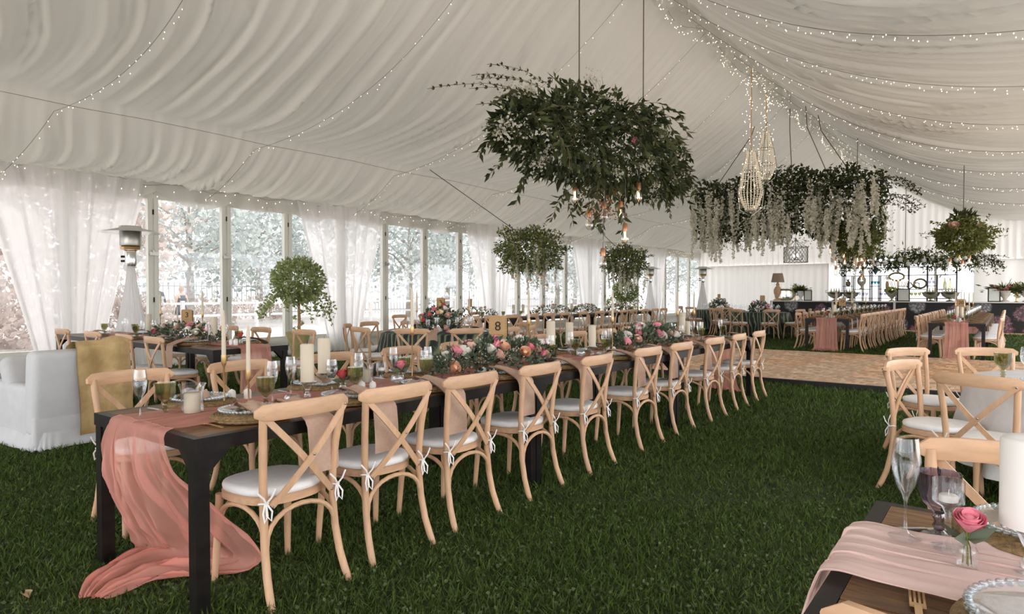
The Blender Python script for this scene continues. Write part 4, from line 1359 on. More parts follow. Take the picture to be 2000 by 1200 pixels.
centrepiece((CCX, CCY), .34, .40, 'tall mixed rose centrepiece on the leaf-print round table', MIX, 4, 18)
sign(CCX, CCY, 1.12, '2', math.radians(43), 'kraft table number plaque standing in the mixed rose centrepiece', .125, .18, .09)
centrepiece(E1, .34, .36, 'pink peony centrepiece on the dark round table near the bar lamp', ['pink', 'blush'], 5, 8)
sign(E1[0] + .1, E1[1], 1.10, '', math.radians(40), 'kraft plaque in the pink peony centrepiece', .15, .2, .09)
centrepiece(E2, .36, .42, 'cream flower centrepiece on the dark round table in the far corner', ['white', 'yellow'], 6, 8)
sign(E2[0], E2[1], 1.14, '', math.radians(60), 'kraft plaque in the cream flower centrepiece', .13, .2, .09)
for k, (a, rr_) in enumerate([(q * 36 + 10, .55) for q in range(10)]):
    a = math.radians(a)
    w = '%s place around the leaf-print round table' % ORD[k]
    PLATEF.put((CCX + .72 * math.cos(a), CCY + .72 * math.sin(a), TH + .006), 0, 'beaded glass plate at the ' + w, 'glass plates')
    FLUTEF.put((CCX + .5 * math.cos(a + .15), CCY + .5 * math.sin(a + .15), TH + .006), 0, 'champagne flute at the ' + w, 'champagne flutes')
    WINEF.put((CCX + .5 * math.cos(a - .12), CCY + .5 * math.sin(a - .12), TH + .006), 0, 'clear wine glass at the ' + w, 'wine glasses')
    if k in (0, 2, 4, 6, 8):
        NAPH.put((CCX + .66 * math.cos(a + 3.9), CCY + .66 * math.sin(a + 3.9), TH + .006), a + 3.9 + R90, 'dusty pink napkin hanging at the ' + w, 'linen napkins')
for k, (x, y) in enumerate(((-.38, .1), (.42, .2), (-.1, -.42))):
    at(TAP3 if k else TAP1, CCX + x, CCY + y, ['taper left of', 'tall taper right of', 'tall taper before'][k] + ' the mixed rose centrepiece', 'taper candles')
for e, (ex, ey) in enumerate((E1, E2)):
    for k in range(8):
        a = k * PI / 4 + .2
        w = '%s place of the dark round table %s' % (ORD[k], ['near the bar lamp', 'in the far corner'][e])
        FLUTEF.put((ex + .55 * math.cos(a), ey + .55 * math.sin(a), TH + .006), 0, 'champagne flute at the ' + w, 'champagne flutes')
        WINEF.put((ex + .6 * math.cos(a + .3), ey + .6 * math.sin(a + .3), TH + .006), 0, 'clear wine glass at the ' + w, 'wine glasses')

# the long window table
for k, (y, L_) in enumerate(((11.5, 1.5), (14.6, 1.9), (16.4, 1.3), (18.4, 1.5))):
    garland((-9.78, y, TH + .01), R90, L_, .42, .26, '%s low green garland along the long window table' % ORD[k], ['white', 'blush'], 500, 6, 20 + k, True)
sign(-9.78, 11.3, 1.06, '', math.radians(75), 'kraft plaque over the first garland of the long window table', .11, .18, .08)
for i, y in enumerate(TDY):
    w = '%s inner seat of the long window table' % ORD[i]
    MATF.put((-9.50, y, TH + .004), 0, 'woven seagrass placemat at the ' + w, 'woven placemats')
    NAPH.put((-9.56, y + .12, TH + .012), R90, 'dusty pink napkin hanging at the ' + w, 'linen napkins')
    FLUTEF.put((-9.62, y + .22, TH + .006), 0, 'champagne flute at the ' + w, 'champagne flutes')
    GOBF.put((-9.60, y - .15, TH + .006), 0, 'olive green goblet at the ' + w, 'green goblets')
for k, y in enumerate((12.9, 13.3, 15.6, 17.5)):
    at(PIL, -9.75, y, '%s thick ivory candle along the long window table' % ORD[k], 'pillar candles')

# tables 10 and 20
for q, (x0, y0, nm, ys) in enumerate(((-3.42, 16.72, 'table ten', [17.05 + .68 * i for i in range(12)]), (-0.84, 15.72, 'table twenty', [16.15 + .70 * i for i in range(11)]))):
    for i, y in enumerate(ys):
        for s, sd in ((1, 'aisle'), (-1, 'window')):
            w = '%s %s-side seat of %s' % (ORD[i], sd, nm)
            MATF.put((x0 + s * .29, y, TH + .004), 0, 'woven seagrass placemat at the ' + w, 'woven placemats')
            if s > 0 or i < 3:
                NAPH.put((x0 + s * .21, y, TH + .014), s * R90, 'dusty linen napkin falling over the edge at the ' + w, 'linen napkins')
            FLUTEF.put((x0 + s * .16, y + .1, TH + .006), 0, 'champagne flute at the ' + w, 'champagne flutes')
            GOBF.put((x0 + s * .15, y - .12, TH + .006), 0, 'olive green goblet at the ' + w, 'green goblets')
    garland((x0, y0 + 2.1, TH + .01), R90, 1.8, .34, .20, 'low green garland at the draped end of ' + nm, ['white', 'blush'], 500, 6, 30 + q, True)
    garland((x0, y0 + 5.2, TH + .01), R90, 1.9, .34, .20, 'low green garland toward the bar end of ' + nm, ['white', 'peach'], 500, 6, 33 + q, True)
    sign(x0 - .02, y0 + 1.9, 1.04, ('10', '20')[q], math.radians(25 if q == 0 else 8), 'kraft table number plaque reading ' + ('ten', 'twenty')[q], .17, .20, .10)
    for k, dy in enumerate((.6, 1.5, 2.6, 3.6, 4.6)):
        at(TAP3, x0 + .10 * (-1) ** k, y0 + dy, '%s tall taper from the draped end of %s' % (ORD[k], nm), 'taper candles')
    for k, dy in enumerate((.45, 1.2, 3.1)):
        at(PIL, x0 + .06 * (-1) ** k, y0 + dy, '%s thick ivory candle from the draped end of %s' % (ORD[k], nm), 'pillar candles')
    at(BUDR, x0 - .05, y0 + .22, 'bud vase with a coral rose at the draped end of ' + nm, 'bud vases')
    at(HUR, x0 + .03, y0 + .30, 'hurricane glass with candle at the draped end of ' + nm, 'hurricane candles', scale=.85)

# white round table beside the dance floor
for k, (P_, x, y, l) in enumerate(((GOB, -.03, 5.62, 'olive green goblet at the edge of the white round table'), (GOB, .15, 5.45, 'olive green goblet behind the flute on the white round table'),
                                  (WINE, .10, 5.62, 'clear wine glass on the white round table'), (FLUTE, .22, 5.75, 'champagne flute on the white round table'))):
    at(P_, x, y, l, None, 0, 0, 1.15)
NAPH.put((.30, 5.27, TH + .012), math.radians(-22), 'dusty pink napkin falling over the white round tablecloth', 'linen napkins', 1.2)
PLATE.put((.05, 5.42, TH + .006), 0, 'clear beaded glass plate on the white round table', 'glass plates')

# corner table in the foreground
at(FLUTE, -.19, 1.79, 'large champagne flute nearest the lawn on the corner table', None, 0, .014, 1.02)
at(SMOKE, -.13, 1.885, 'smoky violet goblet behind the tealight on the corner table', None, 0, .0, 1.0)
at(STEMV, -.105, 1.775, 'tall glass tealight goblet on the corner table', None, 0, .014, .95)
at(BUDP, -.065, 1.675, 'bud vase with a bright pink rose on the corner table', None, 0, .014, .86)
PILK.put((.045, 1.73, TH + .008), 0, 'very thick white candle on a turned glass holder, corner table')
MAT.put((.10, 1.42, TH + .003), 0, 'woven placemat at the near seat of the corner table', 'woven placemats')
PLATE.put((.10, 1.42, TH + .034), 0, 'beaded glass plate at the near seat of the corner table', 'glass plates', 1.12)
MAT.put((.07, 1.99, TH + .003), 0, 'woven placemat at the far seat of the corner table', 'woven placemats')
PLATE.put((.07, 1.99, TH + .034), 0, 'beaded glass plate at the far seat of the corner table', 'glass plates')
FORK.put((-.125, 1.40, TH + .004), math.radians(8), 'gold fork beside the near placemat of the corner table', 'gold forks', 1.15)
KNIFE.put((-.16, 1.93, TH + .004), math.radians(-55), 'knife lying behind the flute on the corner table', 'knives')
NAPP.put((.12, 1.44, TH + .04), math.radians(8), 'pale linen napkin folded on the near plate of the corner table', 'linen napkins')
NAPP.put((.10, 2.00, TH + .04), math.radians(5), 'pale linen napkin folded on the far plate of the corner table', 'linen napkins')
sp = thing('statice_sprig', (.105, 1.375, TH + .098), 0, 'violet statice sprig on the napkin of the corner table', 'flower')
leafobj('petals', pbr('violet statice', (.16, .12, .26), .7), NR.normal(size=(60, 3)) * .012, unit(60), .014, .012, sp)
obj('stem', MB().tube([(0, 0, 0), (.03, -.03, .003), (.05, -.06, -.008)], .0015, 5).mesh('stem', 'fern'), sp)

# ------------------------------------------------------------------ hanging greenery
LEAF1 = npmesh('leaf', *[np.asarray(q) for q in (
    [(0, 0, 0), (.018, .035, .008), (.024, .07, .004), (.012, .105, -.006), (0, .135, -.022), (-.012, .105, -.006), (-.024, .07, .004), (-.018, .035, .008), (0, .035, 0), (0, .07, -.004), (0, .105, -.012)],
    [(0, 1, 8), (0, 8, 7), (1, 2, 9), (1, 9, 8), (8, 9, 6), (8, 6, 7), (2, 3, 10), (2, 10, 9), (9, 10, 5), (9, 5, 6), (3, 4, 10), (10, 4, 5)])], 'dleaf')

def bulb(x, y, z, ztop, label, lit, group, k=1.0):
    P = thing('pendant_bulb', (x, y, z), 0, label, 'pendant light', group)
    obj('cord', MB().tube([(0, 0, .12 * k), (.01 * math.sin(x * 30), .01, (ztop - z) * .5), (0, 0, ztop - z)], .0035, 5).mesh('cord', 'cord'), P)
    obj('socket', lathe_mesh('socket', [(0, .045 * k), (.024 * k, .045 * k), (.024 * k, .11 * k), (.018 * k, .118 * k), (.005, .122 * k)], 'copper', 12), P)
    obj('glass_bulb', lathe_mesh('glass_bulb', [(.018 * k, .046 * k), (.020 * k, .03 * k), (.034 * k, -.01 * k), (.038 * k, -.035 * k), (.030 * k, -.062 * k), (.012 * k, -.076 * k), (0, -.078 * k)], 'bulb', 14), P)
    obj('filament', MB().tube([(-.006, 0, .04 * k), (-.012, .004, -.04 * k), (0, .006, .01), (.012, -.004, -.04 * k), (.006, 0, .04 * k)], (.0035 if lit else .0015) * k, 5).mesh('filament', 'fil' if lit else 'copper'), P)

def trail(p, d, n, step, drop, rg):
    """a drooping stem: points"""
    pts = [np.array(p, float)]
    d = np.array(d, float)
    for k in range(n):
        d = d + np.array([rg.normal() * .08, rg.normal() * .08, -drop])
        d /= np.linalg.norm(d)
        pts.append(pts[-1] + d * step)
    return pts

def cloud(name, c, L, w, h, label, seed, nbig, nsmall, bigobjs=0, mats=('dleaf', 'leaf', 'heath'), size=1.0, trails=20, axis=0.0, wires=((-.8, 0), (.8, 0)), drop=.12, nrose=6, rcols=('red', 'pink')):
    t = thing(name, c, axis, label, 'hanging flowers')
    rg = np.random.default_rng(seed)
    def pts(n, rmin=.5):
        u = rg.uniform(-1, 1, n)
        env = np.sqrt(np.clip(1 - np.abs(u) ** 2.2, .04, 1))
        a = rg.uniform(0, 2 * PI, n)
        env = env * (1 + .16 * np.sin(u * 5.3 + 2 * np.cos(a) + seed) + .13 * np.sin(u * 11 + 3 * a + seed * 2))
        r = rg.uniform(rmin, 1, n) ** .6
        P = np.stack([u * L / 2, np.cos(a) * r * w / 2 * env, np.sin(a) * r * h / 2 * env - .12 * h * u * u], 1)
        D = np.stack([u * 1.0 + rg.normal(size=n) * .5, np.cos(a) * .9 + rg.normal(size=n) * .4, np.sin(a) * .5 - .45 + rg.normal(size=n) * .4], 1)
        return P, D
    P, D = pts(nbig)
    if bigobjs:
        kk = 0
        for p, d in zip(P[:bigobjs], D[:bigobjs]):
            q = Vector(d).to_track_quat('Y', 'Z').to_euler()
            obj('leaf', LEAF1, t, tuple(p * 1.04), q, float(rg.uniform(.75, 1.25)) * size)
    P, D = P[bigobjs:], D[bigobjs:]
    n = len(P)
    leafobj('foliage', mats[0], P, D, rg.uniform(.07, .13, n) * size, rg.uniform(.03, .05, n) * size, t)
    P, D = pts(nsmall, .3)
    k = int(nsmall * .6)
    leafobj('small_foliage', mats[1], P[:k], D[:k], rg.uniform(.03, .06, k) * size, rg.uniform(.02, .035, k) * size, t)
    k3 = nsmall - k
    cl = rg.integers(0, 34, k3)
    cen, _ = pts(34, .95)
    cen = cen * 1.06
    leafobj('blossom', mats[2], cen[cl] + rg.normal(size=(k3, 3)) * .045 * size, unit(k3), .028 * size, .025 * size, t)
    # trailing stems
    b = MB()
    TP, TD = [], []
    for i in range(trails):
        p, d = pts(1, .9)
        st = trail(p[0] * .95, d[0] + [0, 0, .25], 9, .055 * size, drop, rg)
        b.tube([tuple(q) for q in st], .0022 * size, 4)
        for q, q2 in zip(st[2:-1], st[3:]):
            for s in (-1, 1):
                TP.append(q)
                TD.append((q2 - q) / np.linalg.norm(q2 - q) + unit(1)[0] * .9)
    if trails:
        obj('stems', b.mesh('stems', 'twig'), t, kind='stuff')
        leafobj('trailing_leaves', mats[0], TP, TD, rg.uniform(.06, .12, len(TP)) * size, .035 * size, t)
    for i in range(nrose):
        p, d = pts(1, .95)
        obj('rose', ROSE[rcols[i % len(rcols)]], t, tuple(p[0]), (rg.normal(), rg.normal(), 0), 1.0 * size ** .5, label=rcols[i % len(rcols)] + ' rose bloom')
    for wx, wy in wires:
        X = c[0] + math.cos(axis) * wx - math.sin(axis) * wy
        top = float(ceil_z(X)) - .02
        obj('rope', MB().tube([(wx, wy, h * .2), (wx, wy, (top - c[2]) * .5), (wx, wy, top - c[2])], .007, 6).mesh('rope', 'wire'), t)
    return t

g1 = cloud('hanging_greenery', (-3.15, 5.70, 2.80), 3.3, .95, .80, 'long cloud of dark leaves and cream blossom hung over table eight', 41, 3600, 5200, 190,
           size=1.0, trails=64, axis=R90, wires=((-.54, 0), (.77, 0)), drop=.16)
rg = np.random.default_rng(77)
b = MB()
TP, TD = [], []
for i in range(9):          # thin twigs reaching out of the near end
    st = trail((-1.45 + .5 * rg.random(), rg.normal() * .2, .05 + .3 * rg.random()), (-1, rg.normal() * .3 + .1, .35 * rg.random()), 9, .075, .05, rg)
    b.tube([tuple(q) for q in st], .002, 4)
    for q, q2 in zip(st[1:-1], st[2:]):
        for s in (-1, 1, 1):
            TP.append(q)
            TD.append((q2 - q) * 10 + unit(1)[0] * .8)
for i in range(30):         # airy grass plumes on top
    p = np.array([rg.uniform(-.7, .6), rg.normal() * .1, .36])
    st = trail(p, (rg.normal() * .3, rg.normal() * .2, 1), 5, .05, .02, rg)
    b.tube([tuple(q) for q in st], .0011, 4)
obj('twigs', b.mesh('twigs', 'twig'), g1, kind='stuff')
leafobj('twig_leaves', 'dleaf', TP, TD, .035, .018, g1)
P = np.stack([rg.normal(size=260) * .12 - .05, rg.normal(size=260) * .1, -.42 - .28 * rg.random(260)], 1)
leafobj('amaranth', 'rust', P, rg.normal(size=(260, 3)), .03, .02, g1)
for k, (x, y, z, lit) in enumerate(((-3.40, 5.16, 2.63, True), (-3.28, 5.30, 2.29, True), (-3.20, 5.43, 2.05, False), (-3.10, 5.54, 2.13, False), (-2.97, 5.62, 2.13, True), (-2.94, 5.66, 1.92, True), (-2.86, 5.78, 2.32, True), (-3.09, 5.50, 1.68, False))):
    bulb(x, y, z, 2.75, '%s filament bulb from the near end below the leafy cloud over table eight' % ORD[k], lit, 'filament bulbs over table eight')

# the big wisteria frame under the ridge
def strand_mesh(L, seed, n=140):
    rg = np.random.default_rng(seed)
    t = rg.random(n) ** .8
    P = np.stack([rg.normal(size=n) * .036 * (1.2 - t) + .03 * np.sin(t * 4), rg.normal(size=n) * .036 * (1.2 - t), -t * L], 1)
    D = rg.normal(size=(n, 3)) + [0, 0, -.6]
    v, f = leaves(P, D, .06, .055, .3)
    return npmesh('wisteria_strand', v, f, 'wist')
STR = [strand_mesh(L, i) for i, L in enumerate((.7, .9, 1.1, 1.3, .8))]
G2 = (-5.05, 19.5, 4.15)
t2 = thing('wisteria_chandelier_frame', G2, 0, 'wide frame of dark leaves dripping white wisteria under the tent ridge', 'hanging flowers')
rg = np.random.default_rng(9)
n = 9000
P = np.stack([rg.uniform(-2.5, 2.4, n), rg.uniform(-.75, .75, n), rg.uniform(-1.15, .72, n)], 1)
keep0 = P[:, 2]
P[:, 2] += -.10 * np.abs(P[:, 0]) * (P[:, 2] > .2) + .08 * np.sin(P[:, 0] * 5)
keep = rg.random(n) < np.where(P[:, 2] < -.2, .55, 1.0)
P = P[keep]
n = len(P)
D = rg.normal(size=(n, 3)) + [0, -.3, -.8]
leafobj('foliage', 'dleaf', P, D, rg.uniform(.09, .17, n), rg.uniform(.05, .09, n), t2)
n = 2600
P = np.stack([rg.uniform(-2.5, 2.6, n), rg.uniform(-.8, .8, n), rg.uniform(-1.5, .4, n)], 1)
leafobj('small_foliage', 'fern', P, rg.normal(size=(n, 3)) + [0, 0, -1], rg.uniform(.05, .1, n), .03, t2)
for i in range(125):
    x = rg.uniform(-2.55, 2.45)
    obj('wisteria_strand', STR[i % 5], t2, (x, rg.uniform(-1.0, -.55) if i % 3 else rg.uniform(-.5, .9), rg.uniform(-.70, .30)), (0, 0, rg.random() * 6), float(rg.uniform(.85, 1.2)), 'stuff')
b = MB()
for x0, x1 in ((-2.5, 2.5),):
    for y in (-.7, .7):
        b.bar([(x0, y, .05), (x1, y, .05)], .03, .03)
for x in (-2.5, 0, 2.5):
    b.bar([(x, -.7, .05), (x, .7, .05)], .03, .03)
obj('frame', b.mesh('frame', 'black'), t2)
for x, y in ((-2.0, -.6), (-1.55, .6), (1.3, -.6), (1.8, .6), (.3, -.6)):
    xt = x * .45
    obj('rope', MB().tube([(x, y, .06), (xt, y * .5, 1.75), (xt * .9, y * .4, float(ceil_z(G2[0] + xt * .9)) - .05 - G2[2])], .012, 6).mesh('rope', 'wire'), t2)
b = MB()
TP, TD = [], []
for i in range(9):
    st = trail((2.2 + .2 * rg.random(), rg.normal() * .3, rg.uniform(-.6, .3)), (1, rg.normal() * .3, .2), 10, .10, .12, rg)
    b.tube([tuple(q) for q in st], .004, 4)
    for q in st[1:]:
        for _ in range(4):
            TP.append(q)
            TD.append(unit(1)[0])
obj('stems', b.mesh('stems', 'twig'), t2, kind='stuff')
leafobj('trailing_leaves', 'dleaf', TP, TD, .08, .04, t2)

def flower_ball(c, r, h, label, seed, strands=14, mats=('fern', 'leaf', 'heath'), cord=True, tilt=(0, 0)):
    t = thing('flower_ball', c, 0, label, 'hanging flowers')
    rg = np.random.default_rng(seed)
    n = 3400
    d = unit(n)
    lump = 1 + .16 * np.sin(d[:, :1] * 5 + seed) * np.cos(d[:, 1:2] * 6) + .12 * np.sin(d[:, 2:3] * 9 + seed * 2)
    P = d * np.array([r, r, h]) * lump * rg.uniform(.15, 1, (n, 1)) ** .45
    leafobj('foliage', mats[0], P[:2400], d[:2400] + rg.normal(size=(2400, 3)) * .8 + [0, 0, -.5], rg.uniform(.06, .13, 2400), rg.uniform(.03, .06, 2400), t)
    leafobj('small_foliage', mats[1], P[2400:], d[2400:] + rg.normal(size=(1000, 3)) * .5 + [0, 0, .3], rg.uniform(.05, .11, 1000), .045, t)
    for i in range(strands):
        a = rg.random() * 2 * PI
        q = rg.uniform(.3, .95)
        obj('wisteria_strand', STR[(i * 3) % 5], t, (r * q * math.cos(a), r * q * math.sin(a), rg.uniform(-.35, .25) * h), (0, 0, a), float(rg.uniform(.55, .85)), 'stuff')
    b = MB()
    TP, TD = [], []
    for i in range(14):
        dd = unit(1)[0]
        dd[2] = abs(dd[2]) * .6
        st = trail(dd * np.array([r, r, h]) * .8, dd + [0, 0, .2], 6, .07, .06, rg)
        b.tube([tuple(q) for q in st], .003, 4)
        for q in st:
            for _ in range(3):
                TP.append(q)
                TD.append(unit(1)[0])
    obj('stems', b.mesh('stems', 'twig'), t, kind='stuff')
    leafobj('trailing_leaves', mats[0], TP, TD, .07, .035, t)
    top = float(ceil_z(c[0] + tilt[0])) - .05 - c[2]
    obj('rope', MB().tube([(0, 0, h * .4), (tilt[0], tilt[1], top)], .010, 6).mesh('rope', 'cord'), t)
    return t
flower_ball((-9.65, 13.45, 2.45), .86, .60, 'wisteria flower ball over the near part of the long window table', 51, 22, tilt=(-.85, -2.7))
flower_ball((-9.65, 18.55, 2.35), .66, .55, 'wisteria flower ball over the far part of the long window table', 52, 20, tilt=(-.8, -2.2))
for k, (x, y, z) in enumerate(((-9.91, 13.21, 1.72), (-9.61, 13.44, 1.62), (-9.4, 13.6, 1.74), (-9.28, 13.68, 1.48))):
    bulb(x, y, z, 2.3, '%s filament bulb below the flower ball over the window table' % ORD[k], False, 'filament bulbs over the window table')
fb = flower_ball((-0.88, 18.5, 2.68), .56, .42, 'fern ball with a peach bloom hung over table twenty', 53, 0, ('fern', 'fern', 'heath'))
for k, (x, y, z, s) in enumerate(((-.15, -.45, .22, 3.0), (.3, -.35, .2, 1.5), (-.25, -.2, .3, 1.5))):
    obj('rose', ROSE['blush'], fb, (x, y, z), (.9, 0, 0), s, label='large blush bloom')
leafobj('crown_leaves', 'dleaf', [(RR.uniform(-.2, .2), RR.uniform(-.2, .2), .35 + .2 * RR.random()) for _ in range(90)], NR.normal(size=(90, 3)) + [0, 0, 1.2], .18, .06, fb)
fb = flower_ball((-3.28, 19.55, 2.80), .62, .50, 'yellow-green fern ball hung over table ten', 54, 3, ('fern', 'fern', 'heath'))
for k, (x, y, z) in enumerate(((-3.83, 19.1, 2.5), (-3.78, 19.13, 2.28), (-3.72, 19.18, 2.18), (-3.54, 19.31, 2.37), (-3.71, 19.2, 1.94), (-3.52, 19.33, 2.2), (-3.32, 19.48, 2.15), (-3.25, 19.54, 2.26), (-3.16, 19.6, 2.28), (-3.1, 19.65, 2.15), (-3.2, 19.57, 2.04), (-3.16, 19.6, 1.74))):
    bulb(x, y, z, 2.95, '%s filament bulb of the cluster over table ten' % ORD[k], True, 'filament bulbs over table ten', 1.25)
for k, (x, y, z) in enumerate(((-1.12, 18.38, 2.04), (-.89, 18.56, 2.0), (-.76, 18.66, 2.12), (-.94, 18.52, 2.2))):
    bulb(x, y, z, 2.6, '%s filament bulb below the fern ball over table twenty' % ORD[k], True, 'filament bulbs over table twenty', 1.25)

# crystal chandeliers under the ridge
def chandelier(x, y, z, k, label):
    t = thing('crystal_chandelier', (x, y, z), 0, label, 'chandelier')
    for zz, r in ((0.0, .10), (.48, .27), (.95, .20), (1.45, .10)):
        obj('ring', MB().tube([(k * r * math.cos(a), k * r * math.sin(a), zz * k) for a in [2 * PI * i / 20 for i in range(21)]], .010, 6).mesh('ring', 'silver'), t)
    for i in range(4):
        a = i * PI / 2
        obj('arm', MB().tube([(k * r * math.cos(a), k * r * math.sin(a), zz * k) for r, zz in ((.02, -.12), (.26, .05), (.31, .45), (.22, .95), (.1, 1.45))], .008, 6).mesh('arm', 'silver'), t)
    b, l = MB(), MB()
    for zz0, r0, zz1, r1, ns in ((.48, .27, 0.0, .10, 20), (.95, .20, .48, .27, 20), (1.45, .10, .95, .20, 14)):
        for i in range(ns):
            a = 2 * PI * i / ns
            for q in range(9):
                u = q / 9
                r = (r0 + (r1 - r0) * u ** 1.6)
                z_ = zz0 + (zz1 - zz0) * u
                b.octa((k * r * math.cos(a), k * r * math.sin(a), k * z_), .019 * k)
    for i in range(60):
        a, zz = RR.random() * 7, RR.random() * 1.5
        r = .30 - abs(zz - .45) * .13
        l.octa((k * r * math.cos(a), k * r * math.sin(a), k * zz), .008)
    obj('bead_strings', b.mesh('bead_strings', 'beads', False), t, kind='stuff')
    obj('lamps', l.mesh('lamps', 'fairy', False), t, kind='stuff')
    top = ZR - .15 - z
    obj('chain', MB().tube([(0, 0, 1.45 * k), (0, 0, (top + 1.45 * k) / 2), (0, 0, top)], .012, 6).mesh('chain', 'gold'), t)
    l = MB()
    for i in range(60):
        zz = 1.4 * k + (top - 1.4 * k) * i / 60
        l.octa((RR.gauss(0, .08), RR.gauss(0, .08), zz), .008)
    obj('chain_lamps', l.mesh('chain_lamps', 'fairy', False), t, kind='stuff')
chandelier(-5.0, 16.1, 3.35, 1.0, 'nearer crystal bead chandelier on a long lit chain')
chandelier(-5.0, 17.3, 4.25, .85, 'farther crystal bead chandelier behind the first')

# fairy lights along the lining
for sgn, ys in ((-1, (3.5, 6.72, 9.95, 13.1, 16.3, 19.5, 22.7)), (1, (4.6, 6.6, 8.4, 10.4, 12.5, 14.8, 17.5, 20.5, 24.0))):
    for k, y in enumerate(ys):
        w, l = [], MB()
        N = 60
        rr = random.Random(k * 7 + sgn)
        for i in range(N + 1):
            u = UE * i / N
            X = XR + sgn * u
            yy = y + .25 * math.sin(u * .6 + k)
            z = float(ceil_z(X)) - .30 - .20 * math.sin(PI * min(1, u / UP)) - (.0 if u < UP else .0)
            w.append((X, yy, z))
        wm = MB().tube(w, .0035, 4).mesh('wire', 'cord')
        for i in range(N + 1):
            if rr.random() < .85:
                p = w[i]
                for _ in range(1 if sgn < 0 else 2):
                    l.octa((p[0] + rr.uniform(-.05, .05), p[1] + rr.gauss(0, .03), p[2] - rr.uniform(.01, .07)), .006)
        t = tag(obj('fairy_light_string', wm), '%s fairy light string from the near end, %s slope of the tent lining' % (ORD[k], ('window-side', 'aisle-side')[sgn > 0]), 'fairy lights', 'fairy light strings')
        obj('lamps', l.mesh('lamps', 'fairy', False), t, kind='stuff')
l = MB()
w = []
for i in range(300):
    y = 1 + i * .1
    p = (XL + .16, y, 3.40 - .10 * math.sin(y * 2.6) ** 2)
    w.append(p)
    if RR.random() < .7:
        l.octa((p[0] + .02, p[1], p[2] - RR.uniform(0, .22)), .008)
t = tag(obj('fairy_light_string', MB().tube(w[::4], .003, 4).mesh('wire', 'cord')), 'fairy light string draped along the valance above the side windows', 'fairy lights')
obj('lamps', l.mesh('lamps', 'fairy', False), t, kind='stuff')
l = MB()
w = []
for i in range(400):
    y = 8 + i * .06
    p = (XR + .12 * math.sin(y * 2), y, ZR - .35 - .14 * math.sin(y * 1.7) ** 2)
    w.append(p)
    if RR.random() < .75:
        l.octa((p[0], p[1], p[2] - RR.uniform(0, .25)), .008)
t = tag(obj('fairy_light_string', MB().tube(w[::4], .003, 4).mesh('wire', 'cord')), 'fairy light string wound through the ridge valance', 'fairy lights')
obj('lamps', l.mesh('lamps', 'fairy', False), t, kind='stuff')

# ------------------------------------------------------------------ bar
BY, BT = 27.4, 1.075
bar = thing('bar', (-3.6, BY, 0), 0, 'long bar with dark floral front panels and pale counter', 'bar')
obj('counter', MB().rbox((.85, .28, BT - .02), (9.9, .70, .04), .008, 2).mesh('counter', 'counter'), bar)
obj('carcass', MB().box((.85, .30, .52), (9.7, .50, 1.03)).mesh('carcass', 'ink', False), bar)
for x0, x1 in ((-4.02, -1.84), (-1.76, .22), (.30, 2.4), (2.4, 4.1), (4.1, 5.75)):
    obj('front_panel', MB().box((0, 0, .52), (x1 - x0 - .004, .02, 1.02)).mesh('front_panel', 'floral', False), bar, ((x0 + x1) / 2, .03, 0), label='dark panel printed with pink and white blossoms')
for x in (-4.08, -1.80, .26):
    obj('post', MB().box((x, .03, .52), (.07, .06, 1.03)).mesh('post', 'counter', False), bar)
tag(obj('deck_board', MB().rbox((-1.0, BY - .35, .02), (12, .5, .05), .01, 1).mesh('deck_board', 'lampwood')), 'low timber deck strip at the foot of the bar', 'deck')

RY = 29.3
rk = thing('display_shelf', (0, RY, 0), 0, 'black open metal shelf grid behind the bar', 'shelf')
def vbar(x, z0, z1, wd=.03):
    for y in (-.15, .15):
        obj('upright', MB().box((x, y, (z0 + z1) / 2), (wd, wd, z1 - z0)).mesh('upright', 'black', False), rk)
def hbar(x0, x1, z):
    obj('shelf', MB().box(((x0 + x1) / 2, 0, z), (x1 - x0, .32, .022)).mesh('shelf', 'black', False), rk)
for x in (-5.39, -5.32, -4.41, -4.36, -3.10, -2.49, -1.57):
    vbar(x, 0, 2.38)
for x, z1 in ((-5.04, 2.05), (-4.98, 2.05), (-4.10, 2.05), (-4.06, 2.05), (-3.51, 1.54), (-2.18, 2.04)):
    vbar(x, 0, z1)
hbar(-5.39, -1.57, 2.055)
hbar(-5.39, -1.57, 2.37)
for x0, x1, z in ((-5.39, -5.04, 1.645), (-5.04, -4.41, 1.525), (-4.41, -4.10, 1.635), (-4.10, -3.51, 1.53), (-3.44, -3.10, 1.64), (-3.10, -2.49, 1.52), (-2.49, -2.18, 1.64), (-2.18, -1.57, 1.515),
                  (-5.39, -3.10, 1.17), (-3.10, -1.57, 1.17), (-5.39, -1.57, .6)):
    hbar(x0, x1, z)
def on(P, x, z, label, group=None, k=1.0, y=RY, rz=0):
    return P.put((x, y, z + .012), rz, label, group, k)
def lat(name, cat, prof, mat, n=18):
    return one(name, cat, lathe_mesh(name, prof, mat, n))
PINE = Proto('gold_pineapple', 'ornament', lathe_mesh('gold_pineapple', [(0, 0), (.05, 0), (.085, .05), (.09, .11), (.07, .17), (.03, .19), (0, .19)], 'giltold', 14, .05, 7))
v, f = leaves([(0, 0, .18)] * 14, [(RR.gauss(0, .5), RR.gauss(0, .5), 1) for _ in range(14)], .13, .035)
PINE.part('crown', npmesh('pineapple_crown', v, f, 'giltold'))
on(PINE, -5.2, 1.645, 'gilded pineapple ornament on the bar shelf')
on(lat('egg_urn', 'urn', [(0, 0), (.08, 0), (.085, .02), (.03, .05), (.03, .10), (.07, .14), (.14, .22), (.165, .32), (.15, .42), (.09, .50), (0, .53)], 'stone'), -4.72, 1.525, 'egg-shaped stone urn on a foot, bar shelf')
DI = MB()
